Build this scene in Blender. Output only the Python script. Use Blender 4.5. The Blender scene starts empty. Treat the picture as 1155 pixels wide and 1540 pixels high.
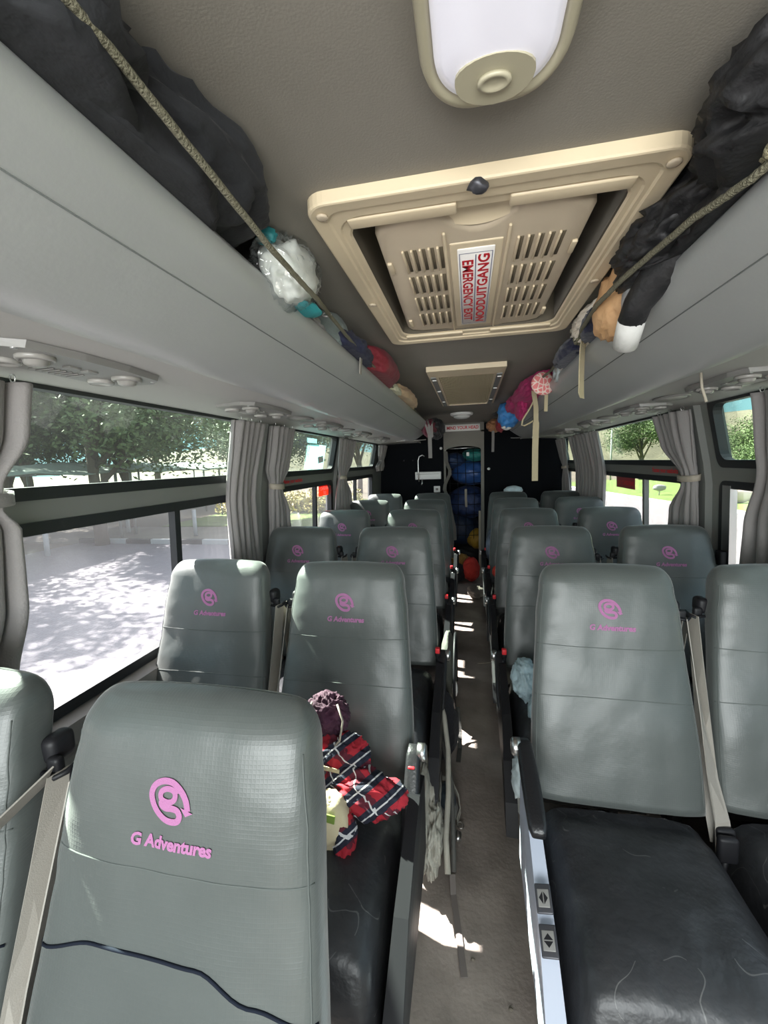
import bpy, bmesh, math, random
from mathutils import Vector, Matrix, noise
PI = math.pi
S = bpy.context.scene
COL = S.collection

# ------------------------------------------------------------------ camera
cam = bpy.data.objects.new('camera', bpy.data.cameras.new('camera'))
COL.objects.link(cam)
R = ((0.9796297422017195, 0.007064178612641518, 0.20068798064239207),
     (0.19839882064418596, 0.12042885611086775, -0.9726946070493163),
     (-0.031039912383712773, 0.9926968258216385, 0.1165741645599694))
m = Matrix(R).to_4x4()
m.translation = Vector((0, 0, 1.5))
cam.matrix_world = m
cam.data.sensor_fit = 'VERTICAL'
cam.data.sensor_height = 36
cam.data.lens = 36 * 630 / 1540
cam.data.clip_start = 0.02
cam.data.clip_end = 600
S.camera = cam

# ------------------------------------------------------------------ exposure
S.view_settings.view_transform = 'Standard'
S.view_settings.look = 'None'
S.view_settings.exposure = 0.9
S.view_settings.gamma = 1.0
S.view_settings.use_curve_mapping = False
S.cycles.use_denoising = True
S.cycles.max_bounces = 10
S.cycles.diffuse_bounces = 6
S.cycles.transparent_max_bounces = 16
S.cycles.sample_clamp_indirect = 6

# ------------------------------------------------------------------ sky
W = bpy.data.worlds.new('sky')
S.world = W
W.use_nodes = True
nt = W.node_tree
nt.nodes.clear()
wo = nt.nodes.new('ShaderNodeOutputWorld')
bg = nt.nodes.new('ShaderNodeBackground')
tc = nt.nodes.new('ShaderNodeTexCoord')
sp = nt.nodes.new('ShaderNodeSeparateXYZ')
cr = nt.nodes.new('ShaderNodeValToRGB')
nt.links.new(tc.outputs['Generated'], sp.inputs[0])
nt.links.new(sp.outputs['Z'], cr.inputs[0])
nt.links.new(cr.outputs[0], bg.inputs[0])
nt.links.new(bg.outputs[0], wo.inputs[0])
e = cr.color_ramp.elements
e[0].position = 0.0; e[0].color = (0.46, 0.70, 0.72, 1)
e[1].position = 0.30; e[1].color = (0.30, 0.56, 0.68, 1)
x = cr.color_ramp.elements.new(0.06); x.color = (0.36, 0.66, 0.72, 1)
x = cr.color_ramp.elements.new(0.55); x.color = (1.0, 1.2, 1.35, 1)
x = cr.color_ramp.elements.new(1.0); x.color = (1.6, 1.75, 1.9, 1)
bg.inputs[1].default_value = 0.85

# ------------------------------------------------------------------ sun
sun = bpy.data.objects.new('sun', bpy.data.lights.new('sun', 'SUN'))
COL.objects.link(sun)
sun.data.energy = 26.0
sun.data.angle = 0.014
sun.data.color = (1.0, 0.96, 0.88)
sun.rotation_euler = Vector((1.0, -0.34, -1.08)).to_track_quat('-Z', 'Y').to_euler()

# area lamp added outside the windscreen behind the camera to boost cabin daylight
ws = bpy.data.objects.new('windscreen_daylight', bpy.data.lights.new('windscreen_daylight', 'AREA'))
COL.objects.link(ws)
ws.data.shape = 'RECTANGLE'
ws.data.size = 2.1
ws.data.size_y = 1.1
ws.data.energy = 62
ws.data.color = (0.97, 1.0, 0.99)
ws.location = (0, -1.62, 1.45)
ws.rotation_euler = (PI / 2, 0, 0)     # faces +Y, into the cabin
# ------------------------------------------------------------------ materials
def mat(name, col, rough=0.6, metal=0.0, spec=0.5, bump=0.0, bscale=60.0, var=0.0, vscale=4.0, emit=0.0,
        sheen=0.0, grid=0.0, gscale=200.0, aniso=None):
    m = bpy.data.materials.new(name)
    m.use_nodes = True
    n = m.node_tree
    b = n.nodes['Principled BSDF']
    b.inputs['Base Color'].default_value = (*col, 1)
    b.inputs['Roughness'].default_value = rough
    b.inputs['Metallic'].default_value = metal
    b.inputs['Specular IOR Level'].default_value = spec
    if sheen:
        b.inputs['Sheen Weight'].default_value = sheen
        b.inputs['Sheen Roughness'].default_value = 0.4
    if emit:
        b.inputs['Emission Color'].default_value = (*col, 1)
        b.inputs['Emission Strength'].default_value = emit
    t = n.nodes.new('ShaderNodeTexCoord')
    mp = n.nodes.new('ShaderNodeMapping')
    n.links.new(t.outputs['Object'], mp.inputs[0])
    if aniso:
        mp.inputs['Scale'].default_value = aniso
    if var:
        q = n.nodes.new('ShaderNodeTexNoise')
        q.inputs['Scale'].default_value = vscale
        q.inputs['Detail'].default_value = 6
        n.links.new(mp.outputs[0], q.inputs['Vector'])
        r = n.nodes.new('ShaderNodeValToRGB')
        r.color_ramp.elements[0].position = 0.3
        r.color_ramp.elements[1].position = 0.7
        r.color_ramp.elements[0].color = tuple(c * (1 - var) for c in col) + (1,)
        r.color_ramp.elements[1].color = tuple(min(1, c * (1 + var)) for c in col) + (1,)
        n.links.new(q.outputs['Fac'], r.inputs[0])
        n.links.new(r.outputs[0], b.inputs['Base Color'])
    last = None
    if bump:
        q = n.nodes.new('ShaderNodeTexNoise')
        q.inputs['Scale'].default_value = bscale
        q.inputs['Detail'].default_value = 4
        n.links.new(mp.outputs[0], q.inputs['Vector'])
        bp = n.nodes.new('ShaderNodeBump')
        bp.inputs['Strength'].default_value = bump
        bp.inputs['Distance'].default_value = 0.01
        n.links.new(q.outputs['Fac'], bp.inputs['Height'])
        n.links.new(bp.outputs[0], b.inputs['Normal'])
        last = bp
    if grid:
        mx = None
        for k, ax in enumerate(('X', 'Z')):
            w = n.nodes.new('ShaderNodeTexWave')
            w.bands_direction = ax
            w.inputs['Scale'].default_value = gscale / 20
            w.wave_profile = 'SIN'
            n.links.new(t.outputs['Object'], w.inputs['Vector'])
            p = n.nodes.new('ShaderNodeMath'); p.operation = 'POWER'
            p.inputs[1].default_value = 6
            n.links.new(w.outputs['Fac'], p.inputs[0])
            if mx is None:
                mx = p
            else:
                a = n.nodes.new('ShaderNodeMath'); a.operation = 'MAXIMUM'
                n.links.new(mx.outputs[0], a.inputs[0]); n.links.new(p.outputs[0], a.inputs[1])
                mx = a
        bp = n.nodes.new('ShaderNodeBump')
        bp.inputs['Strength'].default_value = grid
        bp.inputs['Distance'].default_value = 0.001
        n.links.new(mx.outputs[0], bp.inputs['Height'])
        if last:
            n.links.new(last.outputs[0], bp.inputs['Normal'])
        n.links.new(bp.outputs[0], b.inputs['Normal'])
    return m

def glass(name, tint, refl=0.06, dust=0.0, dustcol=(0.8, 0.8, 0.85)):
    m = bpy.data.materials.new(name)
    m.use_nodes = True
    n = m.node_tree
    n.nodes.clear()
    o = n.nodes.new('ShaderNodeOutputMaterial')
    tr = n.nodes.new('ShaderNodeBsdfTransparent'); tr.inputs[0].default_value = (*tint, 1)
    gl = n.nodes.new('ShaderNodeBsdfGlossy'); gl.inputs['Roughness'].default_value = 0.0
    lw = n.nodes.new('ShaderNodeLayerWeight'); lw.inputs[0].default_value = 0.12
    ad = n.nodes.new('ShaderNodeMath'); ad.operation = 'MULTIPLY_ADD'
    ad.inputs[1].default_value = 0.5; ad.inputs[2].default_value = refl
    n.links.new(lw.outputs['Fresnel'], ad.inputs[0])
    mx = n.nodes.new('ShaderNodeMixShader')
    n.links.new(ad.outputs[0], mx.inputs[0]); n.links.new(tr.outputs[0], mx.inputs[1]); n.links.new(gl.outputs[0], mx.inputs[2])
    out = mx
    if dust:
        d = n.nodes.new('ShaderNodeBsdfTranslucent'); d.inputs[0].default_value = (*dustcol, 1)
        tcx = n.nodes.new('ShaderNodeTexCoord')
        q = n.nodes.new('ShaderNodeTexNoise'); q.inputs['Scale'].default_value = 3; q.inputs['Detail'].default_value = 8
        n.links.new(tcx.outputs['Object'], q.inputs['Vector'])
        k = n.nodes.new('ShaderNodeMath'); k.operation = 'MULTIPLY'; k.inputs[1].default_value = dust * 2
        n.links.new(q.outputs['Fac'], k.inputs[0])
        m2 = n.nodes.new('ShaderNodeMixShader')
        n.links.new(k.outputs[0], m2.inputs[0]); n.links.new(mx.outputs[0], m2.inputs[1]); n.links.new(d.outputs[0], m2.inputs[2])
        out = m2
    n.links.new(out.outputs[0], o.inputs[0])
    return m

def translucent(name, col, k=.5):
    m = bpy.data.materials.new(name); m.use_nodes = True
    n = m.node_tree; b = n.nodes['Principled BSDF']; b.inputs['Base Color'].default_value = (*col, 1); b.inputs['Roughness'].default_value = .6
    t = n.nodes.new('ShaderNodeBsdfTranslucent'); t.inputs[0].default_value = (*col, 1)
    x = n.nodes.new('ShaderNodeMixShader'); x.inputs[0].default_value = k
    n.links.new(b.outputs[0], x.inputs[1]); n.links.new(t.outputs[0], x.inputs[2])
    n.links.new(x.outputs[0], n.nodes['Material Output'].inputs[0])
    return m
M = {}
M['cover'] = mat('seat_cover', (0.078, 0.087, 0.083), 0.38, spec=0.55, bump=0.30, bscale=9, var=0.06, vscale=7, sheen=0.25, grid=0.10, gscale=1100)
M['cushion'] = mat('seat_leather', (0.028, 0.029, 0.032), 0.42, spec=0.5, bump=0.6, bscale=16, var=0.25, vscale=10)
M['seam'] = mat('seam_thread', (0.10, 0.11, 0.105), 0.8, spec=.2)
M['seam_dark'] = mat('seam_piping', (0.010, 0.013, 0.022), 0.85, spec=.15)
M['logo'] = mat('embroidery', (0.42, 0.17, 0.34), 0.7, spec=.2, bump=0.5, bscale=900)
M['shell'] = mat('seat_shell', (0.02, 0.02, 0.022), 0.5)
M['black'] = mat('black_plastic', (0.010, 0.010, 0.012), 0.5, spec=.3)
M['armpad'] = mat('armrest_plastic', (0.014, 0.014, 0.016), 0.33, bump=0.15, bscale=150)
M['silver'] = mat('silver_plastic', (0.50, 0.54, 0.64), 0.38, spec=0.5)
M['chrome'] = mat('bare_metal', (0.6, 0.6, 0.6), 0.3, metal=1)
M['steel'] = mat('dark_steel', (0.08, 0.08, 0.09), 0.45, metal=0.6)
M['red'] = mat('red_buckle', (0.75, 0.03, 0.04), 0.4)
M['belt'] = mat('belt_webbing', (0.27, 0.25, 0.22), 0.55, bump=0.15, bscale=500)
M['rackskin'] = mat('rack_vinyl', (0.32, 0.33, 0.325), 0.40, spec=0.5, bump=0.03, bscale=120, var=0.06, vscale=2.5)
M['duct'] = mat('duct_panel', (0.36, 0.35, 0.33), 0.55, bump=0.02, bscale=200)
M['vent'] = mat('vent_plastic', (0.21, 0.205, 0.195), 0.4)
M['ceil'] = mat('ceiling_cloth', (0.20, 0.185, 0.155), 0.85, bump=0.08, bscale=300, var=0.08, vscale=3)
M['trim'] = mat('trim_grey', (0.17, 0.175, 0.165), 0.5)
M['rubber'] = mat('rubber_seal', (0.012, 0.014, 0.016), 0.5)
M['lower'] = mat('lower_wall', (0.22, 0.205, 0.19), 0.6)
M['blackcarpet'] = mat('partition_carpet', (0.007, 0.008, 0.010), 0.95, spec=0.1, bump=0.3, bscale=300)
M['hatch'] = mat('cream_plastic', (0.62, 0.52, 0.36), 0.42, var=0.06, vscale=5)
M['hatchd'] = mat('cream_plastic_matt', (0.50, 0.42, 0.31), 0.5, var=0.05, vscale=8)
M['grille'] = mat('cream_grille', (0.62, 0.55, 0.36), 0.5)
M['white'] = mat('white_plastic', (0.78, 0.78, 0.76), 0.4)
M['diffuser'] = mat('lamp_diffuser', (0.78, 0.77, 0.84), 0.12, emit=0.13)
M['ring'] = mat('lamp_surround', (0.38, 0.35, 0.25), 0.4)
M['signred'] = mat('sign_red', (0.60, 0.02, 0.03), 0.5)
M['signwhite'] = mat('sign_white', (0.80, 0.78, 0.74), 0.4)
M['curtain'] = mat('curtain_cloth', (0.24, 0.225, 0.22), 0.8, bump=0.25, bscale=200, sheen=0.2)
M['tie'] = mat('curtain_tie', (0.36, 0.32, 0.26), 0.8)
M['rope'] = mat('cord_rope', (0.16, 0.15, 0.10), 0.85, bump=0.8, bscale=260)
M['floor'] = mat('floor_vinyl', (0.25, 0.215, 0.19), 0.5, bump=0.25, bscale=60, var=0.28, vscale=6)
M['upper'] = glass('tinted_glass', (0.88, 0.955, 0.915), 0.02, 0.003)
M['lowerg'] = glass('clear_dusty_glass', (0.955, 0.955, 0.975), 0.012, 0.012)
M['plastic_film'] = glass('clear_film', (0.93, 0.96, 0.96), 0.10, 0.05)

def scratch(m, col, scale, width):
    n = m.node_tree; b = n.nodes['Principled BSDF']
    t = n.nodes.new('ShaderNodeTexCoord')
    a = n.nodes.new('ShaderNodeTexNoise'); a.inputs['Scale'].default_value = scale; a.inputs['Detail'].default_value = 1.0
    n.links.new(t.outputs['Object'], a.inputs['Vector'])
    s1 = n.nodes.new('ShaderNodeMath'); s1.operation = 'SUBTRACT'; s1.inputs[1].default_value = .5; n.links.new(a.outputs['Fac'], s1.inputs[0])
    s2 = n.nodes.new('ShaderNodeMath'); s2.operation = 'ABSOLUTE'; n.links.new(s1.outputs[0], s2.inputs[0])
    s3 = n.nodes.new('ShaderNodeMath'); s3.operation = 'LESS_THAN'; s3.inputs[1].default_value = width; n.links.new(s2.outputs[0], s3.inputs[0])
    k = n.nodes.new('ShaderNodeTexNoise'); k.inputs['Scale'].default_value = scale * 2.3; n.links.new(t.outputs['Object'], k.inputs['Vector'])
    k2 = n.nodes.new('ShaderNodeMath'); k2.operation = 'GREATER_THAN'; k2.inputs[1].default_value = .52; n.links.new(k.outputs['Fac'], k2.inputs[0])
    k3 = n.nodes.new('ShaderNodeMath'); k3.operation = 'MULTIPLY'; n.links.new(s3.outputs[0], k3.inputs[0]); n.links.new(k2.outputs[0], k3.inputs[1])
    k4 = n.nodes.new('ShaderNodeMath'); k4.operation = 'MULTIPLY'; k4.inputs[1].default_value = .5; n.links.new(k3.outputs[0], k4.inputs[0])
    mx = n.nodes.new('ShaderNodeMix'); mx.data_type = 'RGBA'
    ia = [q for q in mx.inputs if q.type == 'RGBA']; io = [q for q in mx.outputs if q.type == 'RGBA'][0]
    n.links.new(b.inputs['Base Color'].links[0].from_socket, ia[0]); ia[1].default_value = (*col, 1)
    n.links.new(k4.outputs[0], mx.inputs[0]); n.links.new(io, b.inputs['Base Color'])
scratch(M['cushion'], (.16, .16, .155), 7.0, .0035)
# ------------------------------------------------------------------ helpers
class MB:
    def __init__(s):
        s.v = []; s.f = []; s.sm = []
    def add(s, vs, fs, smooth=False, T=None):
        o = len(s.v)
        s.v += [tuple(T @ Vector(p)) if T else tuple(p) for p in vs]
        s.f += [tuple(i + o for i in f) for f in fs]
        s.sm += [smooth] * len(fs)
        return s
    def box(s, x0, y0, z0, x1, y1, z1, T=None):
        v = [(x0, y0, z0), (x1, y0, z0), (x1, y1, z0), (x0, y1, z0), (x0, y0, z1), (x1, y0, z1), (x1, y1, z1), (x0, y1, z1)]
        f = [(0, 3, 2, 1), (4, 5, 6, 7), (0, 1, 5, 4), (1, 2, 6, 5), (2, 3, 7, 6), (3, 0, 4, 7)]
        return s.add(v, f, False, T)
    def rbox(s, cx, cy, cz, sx, sy, sz, r=0.01, seg=3, T=None, smooth=True):
        bm = bmesh.new()
        bmesh.ops.create_cube(bm, size=1)
        for v in bm.verts:
            v.co = Vector((cx + v.co.x * sx, cy + v.co.y * sy, cz + v.co.z * sz))
        r = min(r, sx * .49, sy * .49, sz * .49)
        bmesh.ops.bevel(bm, geom=list(bm.edges), offset=r, segments=seg, profile=0.5, affect='EDGES')
        bm.verts.index_update()
        s.add([v.co.copy() for v in bm.verts], [[v.index for v in f.verts] for f in bm.faces], smooth, T)
        bm.free()
        return s
    def tube(s, pts, r, n=8, closed=False, caps=True, T=None):
        pts = [Vector(p) for p in pts]
        rr = r if isinstance(r, (list, tuple)) else [r] * len(pts)
        vs = []; fs = []
        up = None
        N = len(pts)
        for i, p in enumerate(pts):
            a = pts[i - 1] if (i > 0 or closed) else p
            b = pts[(i + 1) % N] if (i < N - 1 or closed) else p
            d = (b - a).normalized()
            if up is None:
                up = Vector((0, 0, 1)) if abs(d.z) < 0.9 else Vector((1, 0, 0))
            x = d.cross(up)
            if x.length < 1e-4:
                x = d.orthogonal()
            x.normalize()
            y = x.cross(d).normalized()
            up = y
            for k in range(n):
                t = 2 * PI * k / n
                vs.append(p + x * math.cos(t) * rr[i] + y * math.sin(t) * rr[i])
        for i in range(N if closed else N - 1):
            j = (i + 1) % N
            for k in range(n):
                k2 = (k + 1) % n
                fs.append((i * n + k, i * n + k2, j * n + k2, j * n + k))
        if caps and not closed:
            fs.append(tuple(range(n))[::-1]); fs.append(tuple((N - 1) * n + k for k in range(n)))
        return s.add(vs, fs, True, T)
    def strip(s, pts, wid, width, th=0.0015, T=None):
        """webbing: centre points, width direction(s), width"""
        N = len(pts)
        pts = [Vector(p) for p in pts]
        wd = [Vector(w).normalized() for w in (wid if isinstance(wid, list) else [wid] * N)]
        vs = []; fs = []
        for i, p in enumerate(pts):
            a = pts[max(0, i - 1)]; b = pts[min(N - 1, i + 1)]
            nn = (b - a).cross(wd[i]).normalized() * th
            w = wd[i] * width / 2
            vs += [p - w - nn, p + w - nn, p + w + nn, p - w + nn]
        for i in range(N - 1):
            for k in range(4):
                k2 = (k + 1) % 4
                fs.append((i * 4 + k, i * 4 + k2, i * 4 + 4 + k2, i * 4 + 4 + k))
        fs.append((3, 2, 1, 0)); fs.append(tuple((N - 1) * 4 + k for k in range(4)))
        return s.add(vs, fs, False, T)
    def lathe(s, prof, n=24, T=None, cap=True):
        vs = []; fs = []
        for (r, z) in prof:
            for k in range(n):
                t = 2 * PI * k / n
                vs.append((r * math.cos(t), r * math.sin(t), z))
        for i in range(len(prof) - 1):
            for k in range(n):
                k2 = (k + 1) % n
                fs.append((i * n + k, i * n + k2, (i + 1) * n + k2, (i + 1) * n + k))
        if cap:
            fs.append(tuple(range(n))[::-1]); fs.append(tuple((len(prof) - 1) * n + k for k in range(n)))
        return s.add(vs, fs, True, T)
    def prism(s, poly, y0, y1, smooth=False, T=None, closed=True):
        """poly of (x,z) extruded along y"""
        n = len(poly)
        vs = [(p[0], y0, p[1]) for p in poly] + [(p[0], y1, p[1]) for p in poly]
        fs = []
        for k in range(n if closed else n - 1):
            k2 = (k + 1) % n
            fs.append((k, k2, n + k2, n + k))
        s.add(vs, fs, smooth, T)
        if closed:
            s.add(vs, [tuple(range(n)), tuple(range(n, 2 * n))[::-1]], False, T)
        return s
    def mesh(s, name):
        me = bpy.data.meshes.new(name)
        me.from_pydata(s.v, [], s.f)
        me.polygons.foreach_set('use_smooth', s.sm)
        bm = bmesh.new(); bm.from_mesh(me)
        bmesh.ops.recalc_face_normals(bm, faces=bm.faces)
        bm.to_mesh(me); bm.free()
        me.update()
        return me

def link(name, me, m=None, parent=None):
    o = bpy.data.objects.new(name, me)
    COL.objects.link(o)
    if m is not None and me is not None and not me.materials:
        me.materials.append(m)
    if parent is not None:
        o.parent = parent
    return o
def part(name, mb, m, parent=None, label=None):
    o = link(name, mb.mesh(name) if isinstance(mb, MB) else mb, m, parent)
    if label:
        o['label'] = label
    return o
def tag(o, label, cat, group=None, kind=None):
    o['label'] = label; o['category'] = cat
    if group: o['group'] = group
    if kind: o['kind'] = kind
    return o
def thing(name, label, cat, loc=(0, 0, 0), rz=0.0, group=None):
    o = link(name, None)
    o.location = loc
    o.rotation_euler = (0, 0, rz)
    o.empty_display_size = 0.05
    return tag(o, label, cat, group)
def struct(name, mb, m, parent=None):
    o = part(name, mb, m, parent)
    if parent is None:
        o['kind'] = 'structure'
    return o
def sstep(a, b, x):
    t = max(0, min(1, (x - a) / (b - a))); return t * t * (3 - 2 * t)

_tc = {}
def text_data(body, size, bold=0.0, align='CENTER', shear=0.0, sx=1.0):
    key = (body, size, bold, align, shear, sx)
    if key in _tc: return _tc[key]
    cu = bpy.data.curves.new('lettering', 'FONT')
    cu.body = body; cu.size = size; cu.align_x = align; cu.align_y = 'CENTER'
    cu.offset = bold; cu.shear = shear; cu.resolution_u = 3
    ob = bpy.data.objects.new('tmp_text', cu)
    COL.objects.link(ob)
    dg = bpy.context.evaluated_depsgraph_get(); dg.update()
    me = bpy.data.meshes.new_from_object(ob.evaluated_get(dg))
    vm = (min(v.co.y for v in me.vertices) + max(v.co.y for v in me.vertices)) / 2
    vs = [(v.co.x * sx, v.co.y - vm) for v in me.vertices]
    fs = [tuple(p.vertices) for p in me.polygons]
    bpy.data.objects.remove(ob); bpy.data.curves.remove(cu); bpy.data.meshes.remove(me)
    _tc[key] = (vs, fs)
    return vs, fs
def text_mb(mb, body, size, fn, **k):
    vs, fs = text_data(body, size, **k)
    mb.add([fn(u, v) for u, v in vs], fs)
    return mb
def plane_fn(o, U, V):
    o, U, V = Vector(o), Vector(U), Vector(V)
    return lambda u, v: o + U * u + V * v

def ico(n=4):
    bm = bmesh.new()
    bmesh.ops.create_icosphere(bm, subdivisions=n, radius=1)
    v = [x.co.copy() for x in bm.verts]; f = [[x.index for x in q.verts] for q in bm.faces]
    bm.free(); return v, f
_ico = {}
def crumple(mb, c, r, seed=0, fold=0.25, freq=1.6, n=4, rot=0.0, zmin=None, sharp=True, tilt=0.0):
    """a soft lump of cloth: an icosphere pushed about by ridged noise"""
    if n not in _ico: _ico[n] = ico(n)
    v0, f = _ico[n]
    off = Vector((seed * 7.3, seed * 3.1, seed * 5.7))
    rm = Matrix.Rotation(rot, 3, 'Z') @ Matrix.Rotation(tilt, 3, 'X')
    vs = []
    for p in v0:
        q = p * freq + off
        w = Vector((noise.noise(q * .7 + Vector((9, 0, 0))), noise.noise(q * .7 + Vector((0, 9, 0))), noise.noise(q * .7 + Vector((0, 0, 9)))))
        a = noise.noise(q + w * 1.5)
        b = noise.noise((q + w) * 2.3)
        if sharp:
            d = (0.5 - abs(a)) * 1.2 + (0.35 - abs(b)) * .5 - .35
        else:
            d = a + b * .4
        if sharp: d += (0.30 - abs(noise.noise((q + w * .8) * 4.6))) * .28
        k = 1 + fold * d
        z = rm @ Vector((p.x * r[0] * k, p.y * r[1] * k, p.z * r[2] * k))
        z = z + Vector(c)
        if zmin is not None and z.z < zmin: z.z = zmin + (z.z - zmin) * 0.04
        vs.append(z)
    return mb.add(vs, f, True)

# wall inner surface: the sides lean in towards the roof
WZ = [(0, 1.20), (0.80, 1.20), (1.345, 1.18), (1.45, 1.165), (1.735, 1.105), (2.1, 1.03)]
def wx(z):
    for (a, b), (c, d) in zip(WZ, WZ[1:]):
        if z <= c: return b + (d - b) * (z - a) / (c - a)
    return WZ[-1][1]
Y0, Y1 = -1.5, 5.6

# ------------------------------------------------------------------ floor, ceiling, walls
struct('floor', MB().box(-1.25, Y0, -0.12, 1.25, 7.2, 0.0), M['floor'])
HX0, HX1, HY0, HY1 = -0.235, 0.285, 0.86, 1.62
mb = MB()
prof = [(0.44, 1.980), (0.62, 1.972), (0.80, 1.955), (0.95, 1.93), (1.04, 1.885), (1.09, 1.80)]
for s_ in (-1, 1):
    low = [(s_ * a, b) for a, b in prof]
    mb.prism(low + [(s_ * 1.12, 1.80), (s_ * 1.12, 2.16), (s_ * 0.44, 2.16)], Y0, 7.2, smooth=False)
ys = [Y0, HY0, HY1, 7.2]; xs = [-0.44, HX0, HX1, 0.44]
for i in range(3):
    for j in range(3):
        if (i, j) != (1, 1):
            mb.box(xs[i], ys[j], 1.98, xs[i + 1], ys[j + 1], 2.16)
mb.box(HX0 - .02, HY0 - .02, 2.16, HX1 + .02, HY1 + .02, 2.20)
struct('ceiling', mb, M['ceil'])

def side_wall(sign, ops, name):
    """ops: list of (y0, y1) window bays"""
    mb = MB()
    zs = [-0.12, 0.80, 1.345, 1.45, 1.735, 2.16]
    cuts = sorted(set([Y0, Y1 + 1.6] + [c for o in ops for c in o]))
    for a, b in zip(cuts, cuts[1:]):
        isop = any(o[0] <= a and b <= o[1] for o in ops)
        for k in range(len(zs) - 1):
            if isop and k in (1, 3): continue
            z0, z1 = zs[k], zs[k + 1]
            xa, xb = sign * wx(z0), sign * wx(z1)
            t = sign * 0.05
            v = [(xa, a, z0), (xa, b, z0), (xa + t, b, z0), (xa + t, a, z0), (xb, a, z1), (xb, b, z1), (xb + t, b, z1), (xb + t, a, z1)]
            mb.add(v, [(0, 1, 2, 3), (4, 5, 6, 7), (0, 1, 5, 4), (1, 2, 6, 5), (2, 3, 7, 6), (3, 0, 4, 7)])
    return struct(name, mb, M['trim'])
LB = [(-1.2, 0.15), (0.28, 2.05), (2.44, 3.48), (3.80, 5.05)]
RB = [(-1.2, 0.75), (0.85, 2.27), (2.62, 4.30), (4.62, 5.55)]
side_wall(-1, LB, 'wall_left')
side_wall(1, RB, 'wall_right')
# front wall with the windscreen opening behind the camera, and the glass in it
struct('wall_front', MB().box(-1.25, Y0 - .06, -.12, 1.25, Y0, .85).box(-1.25, Y0 - .06, 1.95, 1.25, Y0, 2.16), M['lower'])
# grey ledges below the windows
for s_, nm in ((-1, 'left'), (1, 'right')):
    mb = MB().prism([(s_ * 1.198, 0.0), (s_ * 1.198, 0.775), (s_ * 1.15, 0.765), (s_ * 1.145, 0.70), (s_ * 1.17, 0.66), (s_ * 1.17, 0.0)], Y0, Y1)
    struct('baseboard_' + nm, mb, M['lower'])

def window(n, sign, y0, y1, div=None):
    w = link('window_%d' % n, None); w['kind'] = 'structure'
    def q(y, z, off=0.0): return (sign * (wx(z) + off), y, z)
    for (z0, z1, nm, mt) in ((0.80, 1.345, 'lower_pane', 'lowerg'), (1.45, 1.735, 'upper_pane', 'upper')):
        v = [q(y0, z0, .03), q(y1, z0, .03), q(y1, z1, .03), q(y0, z1, .03)]
        mb = MB().add(v + [(a + sign * .004, b, c) for a, b, c in v], [(0, 1, 2, 3), (4, 5, 6, 7), (0, 1, 5, 4), (1, 2, 6, 5), (2, 3, 7, 6), (3, 0, 4, 7)])
        part(nm, mb, M[mt], w)
        # rubber seal with rounded corners
        r = 0.045
        pts = []
        for (cy, cz, a0) in ((y0 + r, z0 + r, PI), (y1 - r, z0 + r, 1.5 * PI), (y1 - r, z1 - r, 0), (y0 + r, z1 - r, .5 * PI)):
            for k in range(5):
                a = a0 + k * PI / 8
                yy = cy + r * math.cos(a); zz = cz + r * math.sin(a)
                pts.append(Vector(q(yy, zz, .004)))
        cen = Vector(q((y0 + y1) / 2, (z0 + z1) / 2))
        vs = []; fs = []
        N = len(pts)
        for i, p in enumerate(pts):
            cc = p.copy()
            inn = Vector((p.x, p.y + (0.016 if p.y < cen.y else -0.016), p.z + (0.014 if p.z < cen.z else -0.014)))
            inn.x = sign * (wx(inn.z) + .004)
            out = Vector((p.x, y0 - .012 if p.y < cen.y else y1 + .012, 0)) if False else Vector((p.x, p.y + (-0.022 if p.y < cen.y else 0.022), p.z + (-0.022 if p.z < cen.z else 0.022)))
            out.x = sign * (wx(out.z) + .004)
            for P_ in (out, inn):
                vs.append((P_.x - sign * .010, P_.y, P_.z))
            for P_ in (inn, out):
                vs.append((P_.x + sign * .028, P_.y, P_.z))
        for i in range(N):
            j = (i + 1) % N
            for k in range(4):
                k2 = (k + 1) % 4
                fs.append((i * 4 + k, i * 4 + k2, j * 4 + k2, j * 4 + k))
        part('rubber_seal', MB().add(vs, fs), M['rubber'], w)
    if div is not None:
        a, b = q(div, .80, -.004), q(div, 1.345, -.004)
        mb = MB()
        hw = .016
        v = [(a[0], div - hw, .8), (a[0], div + hw, .8), (a[0] + sign * .03, div + hw, .8), (a[0] + sign * .03, div - hw, .8),
             (b[0], div - hw, 1.345), (b[0], div + hw, 1.345), (b[0] + sign * .03, div + hw, 1.345), (b[0] + sign * .03, div - hw, 1.345)]
        mb.add(v, [(0, 1, 2, 3), (4, 5, 6, 7), (0, 1, 5, 4), (1, 2, 6, 5), (2, 3, 7, 6), (3, 0, 4, 7)])
        part('divider', mb, M['rubber'] if sign < 0 else M['trim'], w)
    return w
wl = [window(i + 1, -1, a, b, d) for i, ((a, b), d) in enumerate(zip(LB, (None, 1.505, 3.11, 4.30)))]
wr = [window(i + 5, 1, a, b, d) for i, ((a, b), d) in enumerate(zip(RB, (None, None, 3.20, None)))]
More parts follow.
